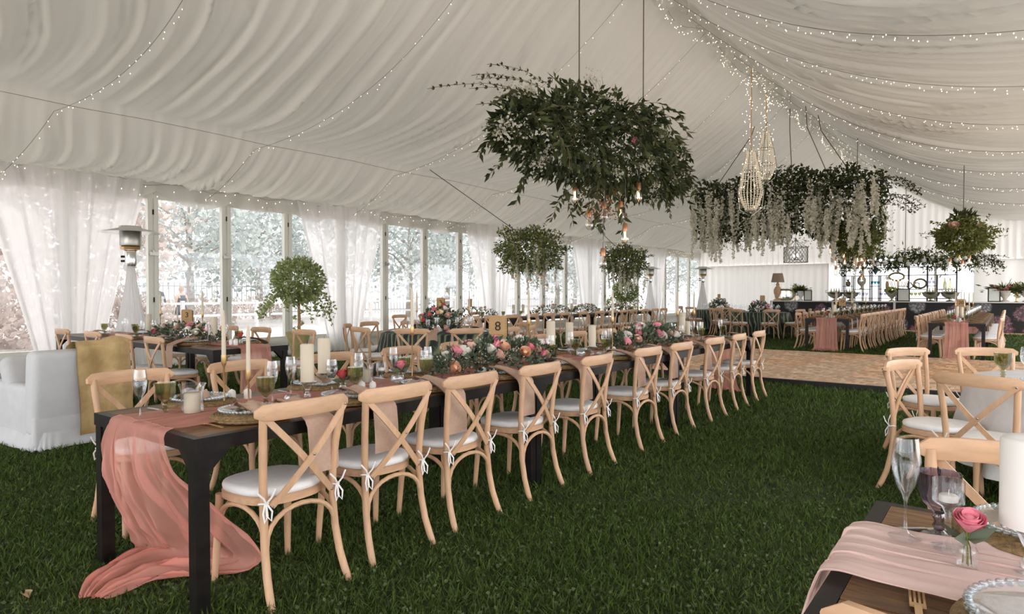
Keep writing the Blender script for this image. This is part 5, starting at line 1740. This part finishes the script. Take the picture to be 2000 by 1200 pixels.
DI.add([(0, -.02, .19), (.11, -.02, 0), (0, -.02, -.19), (-.11, -.02, 0), (0, -.07, 0), (0, .05, 0)], [(0, 4, 1), (1, 4, 2), (2, 4, 3), (3, 4, 0), (0, 1, 5), (1, 2, 5), (2, 3, 5), (3, 0, 5)])
on(one('teal_diamond', 'ornament', DI.mesh('teal_diamond', pbr('teal lacquer', (.06, .20, .22), .3), False)), -4.23, 2.26, 'teal faceted diamond ornament high on the bar shelf')
cup = [(0, 0), (.045, 0), (.045, .005), (.01, .012), (.008, .07), (.03, .09), (.05, .13), (.055, .19), (.052, .19), (.045, .13), (0, .09)]
TG = lat('teal_goblet', 'goblet', cup, 'teal', 14)
for k in range(3):
    on(TG, -4.35 + k * .11, 1.64, '%s teal goblet from the lamp side on the bar shelf' % ORD[k], 'teal goblets')
LG = lat('lilac_goblet', 'goblet', cup, 'lilac', 14)
for k, x in enumerate((-4.9, -4.79, -4.66, -4.53, -4.02, -3.88)):
    on(LG, x, 1.18, '%s lilac goblet along the lowest bar shelf' % ORD[k], 'lilac goblets on the lowest bar shelf', 1.05)
for k, x in enumerate((-2.42, -2.29)):
    on(LG, x, 1.64, '%s lilac goblet on the upper bar shelf by the bottles' % ORD[k], 'lilac goblets on the upper bar shelf')
GG = lat('green_coupe', 'goblet', cup, 'green', 14)
for k, x in enumerate((-3.0, -2.87, -2.74)):
    on(GG, x, 1.18, '%s green goblet on the lowest bar shelf beside the framed menu' % ORD[k], 'green goblets on the lowest bar shelf', 1.05)
GV = Proto('gilt_vase', 'vase', lathe_mesh('gilt_vase', [(0, 0), (.055, 0), (.06, .03), (.065, .2), (.045, .27), (.05, .29), (.04, .27)], 'lampwood', 14))
v, f = leaves([(RR.gauss(0, .04), RR.gauss(0, .04), .28 + .2 * RR.random()) for _ in range(90)], [(RR.gauss(0, 1), RR.gauss(0, 1), 1) for _ in range(90)], .05, .03)
GV.part('dried_flowers', npmesh('dried_flowers', v, f, 'heath'), kind='stuff')
on(GV, -3.82, 1.53, 'tan vase with dried cream flowers on the bar shelf')
def oval_frame(name, rx_, rz_, w, mat, inner, label, x, z, y):
    t = thing(name, (x, y, z), 0, label, 'mirror' if inner else 'frame')
    obj('rim', MB().tube([(rx_ * math.cos(a), .015 * math.sin(8 * a) * 0, rz_ * math.sin(a)) for a in [2 * PI * k / 36 for k in range(37)]], w, 8, (0, 1, 0.01)).mesh('rim', mat), t)
    if inner:
        o = [(rx_ * math.cos(2 * PI * k / 36), 0, rz_ * math.sin(2 * PI * k / 36)) for k in range(36)]
        obj('mirror_glass', MB().add(o, [tuple(range(36))]).mesh('mirror_glass', inner, False), t)
    return t
oval_frame('oval_mirror', .25, .145, .035, 'giltold', 'mirror', 'oval mirror in carved gilt frame hanging before the bar shelf', -3.48, 2.0, RY - .22)
oval_frame('gilt_picture_frame', .20, .17, .035, 'giltold', None, 'empty oval gilt frame leaning on the bar shelf', -2.72, 1.735, RY - .05)
t = thing('gilt_candelabra', (-3.42, RY - .25, 1.55), 0, 'branching amber candelabra below the oval mirror', 'candelabra')
for k in range(7):
    a = -1.2 + 2.4 * k / 6
    obj('arm', MB().tube([(0, 0, 0), (.18 * math.sin(a), 0, -.02), (.30 * math.sin(a), 0, .12 + .1 * abs(a)), (.33 * math.sin(a), 0, .28)], .012, 6).mesh('arm', 'copper'), t)
    obj('lamp', MB().ball((.33 * math.sin(a), 0, .31), .028, 8, 5).mesh('lamp', 'fil'), t)
b = MB()
for sx in (-1, 1):
    b.tube([(0, 0, .12), (sx * .08, 0, .24), (sx * .19, 0, .22), (sx * .20, 0, .06), (sx * .10, 0, .02), (0, 0, .10)], .022, 8, (0, 1, 0))
b.ball((0, 0, .11), .04, 8, 5)
on(one('metal_bow', 'ornament', b.mesh('metal_bow', 'silver')), -2.95, 1.52, 'silver ribbon-bow ornament on the bar shelf')
BO = Proto('bottle', 'bottle', lathe_mesh('bottle', [(0, 0), (.045, 0), (.047, .01), (.047, .15), (.035, .20), (.016, .25), (.014, .33), (0, .33)], 'green', 14))
BO.part('foil', lathe_mesh('foil', [(.0155, .26), (.0165, .335), (0, .337)], 'gold', 12))
for k, x in enumerate((-1.93, -1.76)):
    BO.put((x, RY - .1, 1.53), 0, ['upright slender bottle on the bar shelf', 'leaning slender bottle on the bar shelf'][k], 'bottles on the bar shelf', 1.2, .0 if k == 0 else .12)

# on the counter
CZ = BT
def cnt(P, x, label, k=1.0, dy=.3, rz=0):
    return P.put((x, BY + dy, CZ), rz, label, None, k)
LP = Proto('table_lamp', 'lamp', lathe_mesh('lamp_base', [(0, 0), (.17, 0), (.17, .03), (.09, .06), (.06, .10), (.10, .18), (.15, .30), (.16, .42), (.10, .54), (.05, .60), (.08, .64), (.05, .68), (.03, .76)], 'lampwood', 20))
LP.part('lamp_shade', lathe_mesh('lamp_shade', [(.255, .74), (.185, 1.10), (.183, 1.10), (.252, .74)], 'shade', 28))
cnt(LP, -7.50, 'table lamp with taupe shade and turned pale wood base on the bar')
mt_ = thing('ornate_mirror', (-7.22, BY + .25, CZ), 0, 'wide carved gilt mirror leaning on the bar by the lamp', 'mirror')
o = [(.34 * math.copysign(abs(math.cos(a)) ** .6, math.cos(a)), 0, .235 + .20 * math.copysign(abs(math.sin(a)) ** .6, math.sin(a))) for a in [2 * PI * k / 32 for k in range(32)]]
obj('rim', MB().tube(o + o[:1], [.034 + .008 * (k % 2) for k in range(33)], 8, (0, 1, .01)).mesh('rim', 'giltold'), mt_)
obj('mirror_glass', MB().add(o, [tuple(range(32))]).mesh('mirror_glass', 'mirror', False), mt_)
def urn_flowers(x, k, label, seed, spread, mat='stone', roses=6):
    t = thing('flower_urn', (x, BY + .3, CZ), 0, label, 'flowers')
    obj('urn', lathe_mesh('urn', [(0, 0), (.13 * k, 0), (.13 * k, .03), (.05 * k, .07), (.06 * k, .12), (.14 * k, .22), (.16 * k, .33), (.18 * k, .38), (.15 * k, .38), (.12 * k, .3), (0, .2)], mat, 18), t)
    rg = np.random.default_rng(seed)
    n = 260
    d = rg.normal(size=(n, 3)) * [spread, .6, .5] + [0, 0, .55]
    P = np.array([0, 0, .36]) + d * .14 * k * rg.random((n, 1))
    leafobj('foliage', 'dleaf', P, d, rg.uniform(.1, .22, n) * k, .05, t)
    leafobj('fronds', 'fern', P[:120] + [0, 0, .05], d[:120], .2 * k, .035, t)
    for i in range(roses):
        obj('rose', ROSE[('blush', 'pink')[i % 2]], t, (rg.normal() * .1 * spread, -.12, .45 + rg.normal() * .06), (1.1, 0, 0), 1.5)
    return t
urn_flowers(-6.62, .8, 'white jug of green foliage on the bar by the lamp', 61, 1.2, 'ceramic', 0)
urn_flowers(-.13, 1.0, 'stone urn of palm leaves and blush roses at the open end of the bar', 62, 2.0, 'stone', 8)
urn_flowers(.45, .9, 'green plant in pale pot beyond the rose urn on the bar', 63, 1.2, 'stone', 0)
def gold_tree(x, label):
    t = thing('gold_bottle_plant', (x, BY + .42, CZ), 0, label, 'ornament')
    obj('stand', lathe_mesh('stand', [(0, 0), (.08, 0), (.02, .03), (.02, .2)], 'gold', 14), t)
    leafobj('gilded_leaves', pbr('yellow gilt leaf', (.42, .36, .09), .5, .3), np.stack([NR.normal(size=140) * .05, NR.normal(size=140) * .05, .18 + .45 * NR.random(140)], 1), unit(140), .09, .05, t)
gold_tree(-6.86, 'gilded leaf column on the bar beside the ornate mirror')
gold_tree(.18, 'gilded leaf column beside the rose urn on the bar')
def framed(x, label, w=.36, h=.46, rz=0.0):
    t = thing('framed_menu', (x, BY + .16, CZ), rz, label, 'frame')
    b = MB()
    for s in (-1, 1):
        b.box((s * (w / 2 - .015), 0, h / 2), (.03, .025, h))
        b.box((0, 0, h / 2 + s * (h / 2 - .015)), (w, .025, .03))
    obj('surround', b.mesh('surround', 'ink', False), t)
    obj('card', MB().box((0, .004, h / 2), (w - .05, .008, h - .05)).mesh('card', 'paper', False), t)
framed(-6.32, 'small black framed menu on the bar between the jug and the bowls', .30, .42)
framed(-3.07, 'black framed menu on the bar beside the grape bowl', .40, .46)
framed(-.42, 'black framed menu leaning on the bar beside the rose urn', .36, .48, .25)
BW = Proto('punch_bowl', 'bowl', lathe_mesh('punch_bowl', [(0, 0), (.15, 0), (.14, .02), (.05, .06), (.05, .09), (.14, .13), (.26, .22), (.31, .34), (.315, .36), (.30, .355), (.25, .23), (.12, .15), (0, .14)], 'silver', 32))
BW.part('handle', MB().tube([(.30, 0, .34), (.37, 0, .36), (.38, 0, .42), (.33, 0, .44)], .012, 6).mesh('handle', 'silver'))
BW.part('handle', MB().tube([(-.30, 0, .34), (-.37, 0, .36), (-.38, 0, .42), (-.33, 0, .44)], .012, 6).mesh('handle', 'silver'))
ic = MB()
for k in range(26):
    a, r = RR.random() * 7, .24 * math.sqrt(RR.random())
    ic.box((r * math.cos(a), r * math.sin(a), .335 + RR.uniform(-.02, .03)), (.06, .06, .05), RR.random(), RR.random())
BW.part('ice', ic.mesh('ice', 'ceramic', False), kind='stuff')
for k in range(4):
    a = k * 1.6 + .4
    BW.part('bottle_neck', MB().lathe([(.035, .28), (.035, .40), (.014, .45), (.014, .52), (0, .522)], 10, (.15 * math.cos(a), .15 * math.sin(a), 0)).mesh('bottle_neck', 'giltold'))
for k, (x, l) in enumerate(((-5.37, 'silver wine bowl on the bar nearest the lamp'), (-4.83, 'silver wine bowl beside it under the first shelf bay'), (-2.24, 'silver wine bowl on the bar under the lilac goblets'), (-1.67, 'silver wine bowl on the bar under the two bottles'))):
    cnt(BW, x, l, .92)
gp = thing('grape_bowl', (-3.46, BY + .3, CZ), 0, 'footed bowl heaped with green grapes on the bar', 'fruit bowl')
obj('bowl', lathe_mesh('bowl', [(0, 0), (.10, 0), (.10, .02), (.03, .06), (.03, .1), (.12, .18), (.22, .34), (.24, .40), (.22, .40), (.10, .2), (0, .15)], 'silver', 24), gp)
b = MB()
for k in range(130):
    a, r = RR.random() * 7, .24 * math.sqrt(RR.random())
    b.ball((r * math.cos(a), r * math.sin(a), .38 + .14 * (1 - (r / .24) ** 2) + RR.uniform(-.03, .02)), .028, 6, 4)
obj('grapes', b.mesh('grapes', 'grape'), gp, kind='stuff')

# garland and cage lamp above the bar
tg = thing('bar_garland', (-3.15, 28.6, 2.62), 0, 'thick green garland with white baubles hung above the bar', 'hanging flowers')
n = 2600
u = NR.uniform(-1, 1, n)
P = np.stack([u * 2.25, NR.normal(size=n) * .22, NR.normal(size=n) * .17 - .12 * u * u + .05 * np.sin(u * 9)], 1)
leafobj('foliage', 'dleaf', P[:1500], NR.normal(size=(1500, 3)) + [0, -.3, 0], .17, .055, tg)
leafobj('fronds', 'fern', P[1500:], NR.normal(size=(1100, 3)) + [0, -.2, .3], .2, .04, tg)
for k in range(16):
    uu = -.85 + 1.7 * k / 15
    obj('bauble', MB().ball((0, 0, 0), .075 + .03 * ((k * 7) % 3) / 3, 12, 8).mesh('bauble', 'ceramic'), tg, (uu * 2.2, -.28 - .05 * (k % 2), -.16 + .16 * ((k * 5) % 4) / 3))
for k in range(5):
    obj('spot_lamp', MB().ball((0, 0, 0), .055, 10, 6).mesh('spot_lamp', glow('cool spot lamp', (.9, .95, 1), 2.0)), tg, (-1.15 + k * .19, -.34, .0 + .06 * (k % 2)))
for x in (-1.8, 0, 1.8):
    top = float(ceil_z(tg.location.x + x)) - .05 - 2.62
    obj('rope', MB().tube([(x, 0, .1), (x, 0, top / 2), (x, 0, top)], .01, 6).mesh('rope', 'wire'), tg)
st_p, st_d = [], []
b = MB()
for k in range(16):
    st = trail((1.9 + .5 * RR.random(), -.1, RR.uniform(-.1, .25)), (.8, 0, RR.uniform(-.5, .4)), 8, .10, .09, np.random.default_rng(k))
    b.tube([tuple(q) for q in st], .005, 4)
    for q in st[2:]:
        st_p += [q, q]
        st_d += [unit(1)[0], unit(1)[0]]
obj('stems', b.mesh('stems', 'twig'), tg, kind='stuff')
leafobj('trailing_leaves', 'dleaf', st_p, st_d, .10, .05, tg)
cg = thing('cage_pendant', (-6.82, 27.7, 2.60), 0, 'square wire cage pendant with candle lamps above the bar', 'pendant light')
wv = MB()
for zz, r in ((0, .45), (.60, .45)):
    wv.tube([(r * math.cos(a), r * math.sin(a), zz) for a in [2 * PI * k / 24 for k in range(25)]], .010, 5)
for k in range(20):
    a0 = 2 * PI * k / 20
    for s in (-1, 1):
        wv.tube([(.45 * math.cos(a0 + s * q * .35), .45 * math.sin(a0 + s * q * .35), q * .2) for q in range(4)], .006, 4)
obj('wire_shade', wv.mesh('wire_shade', 'black'), cg)
b = MB()
for k in range(4):
    a = k * PI / 2 + .5
    b.tube([(0, 0, .12), (.14 * math.cos(a), .14 * math.sin(a), .09), (.24 * math.cos(a), .24 * math.sin(a), .12), (.25 * math.cos(a), .25 * math.sin(a), .2)], .012, 6)
b.tube([(0, 0, .1), (0, 0, .9)], .012, 6)
obj('branch', b.mesh('branch', 'black'), cg)
for k in range(4):
    a = k * PI / 2 + .5
    obj('lamp', MB().ball((.25 * math.cos(a), .25 * math.sin(a), .27), .04, 8, 6, (1, 1, 1.7)).mesh('lamp', 'fairy' if k % 2 else 'ceramic'), cg)
for k in range(6):
    a = k * PI / 3
    obj('hoop', MB().tube([(.45 * math.cos(a), .45 * math.sin(a), .6), (.3 * math.cos(a), .3 * math.sin(a), .66), (.06 * math.cos(a), .06 * math.sin(a), .85), (0, 0, .98)], .008, 5).mesh('hoop', 'black'), cg)
obj('chain', MB().tube([(0, 0, .9), (0, 0, float(ceil_z(-6.82)) - 2.7)], .008, 5).mesh('chain', 'cord'), cg)

# ------------------------------------------------------------------ armchair, throw, heaters, topiaries
ac = thing('armchair', (-7.02, 2.30, 0), -R90 + .06, 'white slipcovered armchair with its back to table eight', 'armchair')
def soft(c, d, r, rx=0.0, rz=0.0):
    return MB().rbox(c, d, r, 4, rz, rx)
obj('back', soft((0, .33, .50), (.76, .20, .74), .06, -.10).mesh('back', 'slip'), ac)
for s in (-1, 1):
    obj('arm', soft((s * .31, -.12, .33), (.15, .86, .48), .055).mesh('arm', 'slip'), ac)
obj('seat_cushion', soft((0, -.10, .36), (.48, .74, .18), .06).mesh('seat_cushion', 'slip'), ac)
obj('base', soft((0, -.05, .18), (.74, .92, .28), .03).mesh('base', 'slip'), ac)
def skirt(u, v):
    a = 2 * PI * u
    e = .35
    x = .385 * math.copysign(abs(math.cos(a)) ** e, math.cos(a))
    y = -.05 + .48 * math.copysign(abs(math.sin(a)) ** e, math.sin(a))
    q = 1 + v * .05 + v * .012 * math.sin(40 * a)
    return (x * q, (y + .05) * q - .05, .17 - v * .15 + .008 * math.sin(17 * a) * v)
obj('skirt', MB().grid(160, 5, skirt).mesh('skirt', 'slip', ang=1.5), ac)
tag(obj('cushion', soft((0, 0, 0), (.42, .16, .40), .07).mesh('cushion', 'slip'), None, (-7.22, 2.12, .60), (.35, 0, -R90 + .1)), 'white scatter cushion leaning inside the slipcovered armchair', 'cushion')
def throw(u, v):
    # path over the chair back: inside down, over the top, outside down
    prof = [(.185, .60), (.200, .80), (.235, .905), (.30, .945), (.40, .945), (.468, .90), (.474, .60), (.462, .35), (.462, .13)]
    t = u * (len(prof) - 1)
    k = min(int(t), len(prof) - 2)
    q = t - k
    y = prof[k][0] * (1 - q) + prof[k + 1][0] * q
    z = prof[k][1] * (1 - q) + prof[k + 1][1] * q
    w = math.sin(v * 7) * .012 + math.sin(v * 13 + u * 6) * .006
    x = -.40 + v * .45 + .012 * math.sin(u * 12)
    hump = .03 * math.sin(PI * min(1, v * 2.2)) * (1 - abs(u - .4) * 1.6)
    return (x, y + .018 + w + .012 * u, z + max(0, hump) - .01 * v)
b = MB().grid(56, 30, throw)
b.grid(56, 30, lambda u, v: (throw(u, v)[0], throw(u, v)[1] - .014, throw(u, v)[2] - .010))
tag(obj('fur_throw', b.mesh('fur_throw', 'fur', ang=2), None, ac.location, ac.rotation_euler), 'tan suede throw draped over the back of the white armchair', 'throw')
sd = thing('side_table', (-8.78, 2.30, 0), .2, 'low dark side table beyond the white armchair', 'table')
obj('top', MB().rbox((0, 0, .44), (.7, .6, .035), .01, 2).mesh('top', 'tablet'), sd)
for x in (-.3, .3):
    for y in (-.25, .25):
        obj('leg', MB().box((x, y, .21), (.05, .05, .42)).mesh('leg', 'tablet', False), sd)

def heater(x, y, label, k=1.0):
    t = thing('patio_heater', (x, y, 0), .4, label, 'heater')
    obj('hood', lathe_mesh('hood', [(0, 2.44), (.16, 2.43), (.17, 2.40), (.44, 2.33), (.445, 2.325), (.42, 2.325), (.16, 2.37), (0, 2.38)], 'steel', 36), t)
    obj('burner', lathe_mesh('burner', [(0, 2.12), (.15, 2.12), (.155, 2.14), (.155, 2.36), (.13, 2.38), (0, 2.38)], 'heater', 24), t)
    obj('grille', lathe_mesh('grille', [(.10, 2.05), (.14, 2.06), (.15, 2.10), (.11, 2.13), (0, 2.13)], 'gold', 20), t)
    obj('valve_housing', lathe_mesh('valve_housing', [(0, 1.80), (.075, 1.80), (.085, 1.84), (.085, 2.05), (.07, 2.07), (0, 2.07)], 'steel', 20), t)
    for z in (1.95, 1.88):
        obj('knob', MB().tube([(-.085, -.02, z), (-.15, -.035, z)], .018, 8).mesh('knob', 'ink'), t)
    def sk(u, v):
        a = 2 * PI * u
        r = .05 + .32 * v ** 1.25
        return (r * (1 + .10 * math.sin(16 * a) + .04 * math.sin(7 * a + v * 2)) * math.cos(a), r * (1 + .10 * math.sin(16 * a)) * math.sin(a), 1.80 - v * 1.78)
    obj('cloth_skirt', MB().grid(96, 16, sk).mesh('cloth_skirt', 'drape', ang=2), t, label='white voile wrapped around the stand')
heater(-11.1, 4.63, 'steel patio heater wrapped in white voile behind table three')
heater(-11.45, 24.2, 'distant patio heater before the last window bay')
heater(-9.75, 25.4, 'distant patio heater in front of the end wall drape')

def topiary(x, y, s, zc, label, seed):
    t = thing('topiary_tree', (x, y, 0), 0, label, 'plant')
    obj('urn', lathe_mesh('urn', [(0, 0), (.16, 0), (.18, .02), (.13, .05), (.14, .2), (.20, .45), (.25, .60), (.23, .60), (.18, .45), (0, .40)], 'pot', 24), t)
    obj('trunk', MB().tube([(0, 0, .4), (.02, .01, .8), (-.01, .02, 1.1), (0, 0, zc)], [.035, .03, .028, .025], 8).mesh('trunk', 'trunk'), t)
    rg = np.random.default_rng(seed)
    n = 2300
    d = unit(n)
    P = np.array([0, 0, zc]) + d * np.array([.50, .50, .44]) * s * rg.uniform(.3, 1, (n, 1)) ** .5
    leafobj('foliage', 'lime', P, d + rg.normal(size=(n, 3)) * .7, rg.uniform(.05, .10, n) * s, rg.uniform(.04, .06, n) * s, t)
    b = MB()
    TP, TD = [], []
    for i in range(26):
        a = rg.random() * 6.28
        st = trail((.3 * math.cos(a) * s, .3 * math.sin(a) * s, zc - .2 * s + rg.normal() * .1), (math.cos(a), math.sin(a), .1), 9, .07, .22, rg)
        b.tube([tuple(q) for q in st], .003, 4)
        for q in st[2:]:
            TP += [q, q]
            TD += [unit(1)[0], unit(1)[0]]
    for i in range(40):
        a = i * .5
        TP.append((.05 * math.cos(a), .05 * math.sin(a), .5 + i * .018))
        TD.append((math.cos(a), math.sin(a), .3))
    obj('tendrils', b.mesh('tendrils', 'twig'), t, kind='stuff')
    leafobj('ivy', 'lime', TP, TD, .075 * s, .055 * s, t)
topiary(-11.3, 7.83, 1.05, 1.62, 'ball topiary in a mossy urn beside the window behind table three', 71)
topiary(-11.3, 21.8, .95, 1.45, 'distant ball topiary beyond the long window table', 72)

# ------------------------------------------------------------------ outside the windows
def tree(x, y, h, r, label, seed, mat='tree', n=3300, lo=.16):
    t = thing('garden_tree', (x, y, -.04), 0, label, 'tree')
    rg = np.random.default_rng(seed)
    b = MB()
    b.tube([(0, 0, 0), (.05, .03, h * .2), (-.05, .05, h * .45), (.05, 0, h * .7)], [.20, .16, .11, .04], 8)
    for k in range(9):
        a = k * 2.4
        z0 = h * (.28 + .04 * k)
        b.tube([(0, 0, z0), (math.cos(a) * r * .35, math.sin(a) * r * .35, z0 + h * .12), (math.cos(a) * r * .75, math.sin(a) * r * .75, z0 + h * .16)], [.07, .045, .015], 6)
    obj('trunk', b.mesh('trunk', 'bark'), t)
    nc = 64
    cd = unit(nc)
    cen = np.array([0, 0, h * (lo + (1 - lo) / 2)]) + cd * np.array([r, r, h * (1 - lo) / 2]) * rg.uniform(.45, .95, (nc, 1))
    ci = rg.integers(0, nc, n)
    P = cen[ci] + rg.normal(size=(n, 3)) * r * .16
    leafobj('crown', mat, P, rg.normal(size=(n, 3)), rg.uniform(.16, .34, n), rg.uniform(.12, .22, n), t)
tl = [(-21, 3.2, 6.5, 3.0, 'shrub'), (-24, 8.5, 5.5, 3.0, 'shrub'), (-27, 13.5, 7.5, 3.8, 'tree'), (-30, 18.5, 7.0, 3.2, 'tree'), (-25, 24.0, 7.0, 3.4, 'tree'), (-27, 29, 7.5, 3.6, 'tree'), (-23, 35, 7.0, 3.5, 'tree'),
      (-26, 42, 7.5, 4, 'tree'), (-22, 49, 7, 3.8, 'tree'), (-21, 58, 7, 4, 'tree'), (-32, 24, 8, 4, 'tree')]
for k, (x, y, h, r, m_) in enumerate(tl):
    tree(x, y, h, r, '%s pale tree from the near end seen through the side windows' % ORD[k], 80 + k, m_)
def shrub(x, y, r, h, label, seed, mat='shrub'):
    t = thing('garden_shrub', (x, y, -.04), 0, label, 'shrub')
    n = 900
    d = unit(n)
    d[:, 2] = np.abs(d[:, 2])
    obj('stem', MB().tube([(0, 0, 0), (.05, 0, h * .5)], .05, 6).mesh('stem', 'bark'), t)
    leafobj('foliage', mat, d * np.array([r, r, h]) * NR.uniform(.5, 1, (n, 1)), d + NR.normal(size=(n, 3)) * .5, .22, .12, t)
for k, (x, y, r, h) in enumerate(((-19.5, 4.6, 1.6, 1.9), (-21.5, 6.6, 1.8, 2.1), (-23.5, 9.6, 1.6, 1.6), (-29, 14.5, 2.0, 1.2), (-33, 20, 2, 1.2))):
    shrub(x, y, r, h, '%s dry blossoming shrub from the near end beyond the side windows' % ORD[k], 90 + k)
fn = thing('rail_fence', (-24.5, 12, -.04), 0, 'white two-rail paddock fence outside the side windows', 'fence')
for z in (.55, 1.02):
    obj('rail', MB().box((0, 0, z), (.05, 60, .09)).mesh('rail', 'rail', False), fn)
for k in range(21):
    obj('post', MB().box((0, -30 + 3 * k, .55), (.12, .12, 1.15)).mesh('post', 'rail', False), fn)
fi = thing('iron_fence', (-36, 28, -.04), .0, 'dark iron bar fence beyond the garden trees', 'fence')
b = MB()
for k in range(240):
    b.box((0, -36 + .3 * k, 1.0), (.04, .04, 2.0))
obj('bars', b.mesh('bars', 'iron', False), fi, kind='stuff')
for z in (.25, 1.8):
    obj('rail', MB().box((0, 0, z), (.05, 72, .06)).mesh('rail', 'iron', False), fi)

def person(x, y, h, rz, dress, label, lean=0.0):
    t = thing('person', (x, y, -.04), rz, label, 'person')
    V = [(0, 0, .53), (0, .01, .62), (0, .02, .72), (0, .01, .80), (0, 0, .845), (0, -.005, .87),
         (.055, 0, .50), (.06, -.01, .28), (.06, .01, .03), (.065, -.06, .012), (-.055, 0, .50), (-.06, .02, .28), (-.06, .03, .03), (-.065, -.04, .012),
         (.10, .01, .79), (.14, .02, .64), (.15, -.08, .53), (-.10, .01, .79), (-.14, .02, .64), (-.14, -.10, .56)]
    E_ = [(0, 1), (1, 2), (2, 3), (3, 4), (4, 5), (0, 6), (6, 7), (7, 8), (8, 9), (0, 10), (10, 11), (11, 12), (12, 13), (3, 14), (14, 15), (15, 16), (3, 17), (17, 18), (18, 19)]
    Rr = [.085, .075, .09, .075, .032, .030, .065, .042, .026, .022, .065, .042, .026, .022, .038, .028, .020, .038, .028, .020]
    me = bpy.data.meshes.new('body')
    me.from_pydata([(a * h, c * h + lean * d * h, d * h) for a, c, d in V], E_, [])
    o = obj('body', me, t)
    o.modifiers.new('skin', 'SKIN')
    o.modifiers.new('sub', 'SUBSURF').render_levels = 2
    for i, sv in enumerate(me.skin_vertices[0].data):
        sv.radius = (Rr[i] * h, Rr[i] * h * .85)
    me.skin_vertices[0].data[0].use_root = True
    me.materials.append(M['skin' if dress else 'navy'])
    hd = obj('head', MB().ball((0, 0, 0), .066 * h, 14, 10, (.82, .95, 1.15)).mesh('head', 'skin'), t, (0, lean * .93 * h - .005, .935 * h))
    obj('nose', MB().ball((0, -.064 * h, -.008), .012 * h, 6, 4).mesh('nose', 'skin'), hd)
    obj('hair', MB().ball((0, .016 * h, .020 * h), .066 * h, 12, 8, (.9, .95, 1.1)).mesh('hair', 'blond' if dress else 'twig'), hd)
    if dress:
        b = MB()
        b.lathe([(.085 * h, .80 * h), (.10 * h, .72 * h), (.082 * h, .62 * h), (.12 * h, .50 * h), (.15 * h, .32 * h), (.14 * h, .31 * h)], 20)
        obj('dress', b.mesh('dress', 'navy'), t)
    return t
person(-25.6, 11.6, 1.78, 1.2, False, 'person in dark blue top and trousers standing beyond the window mullion')
person(-25.2, 12.3, 1.66, -1.5, True, 'person in a dark dress with fair hair standing beyond the fence')
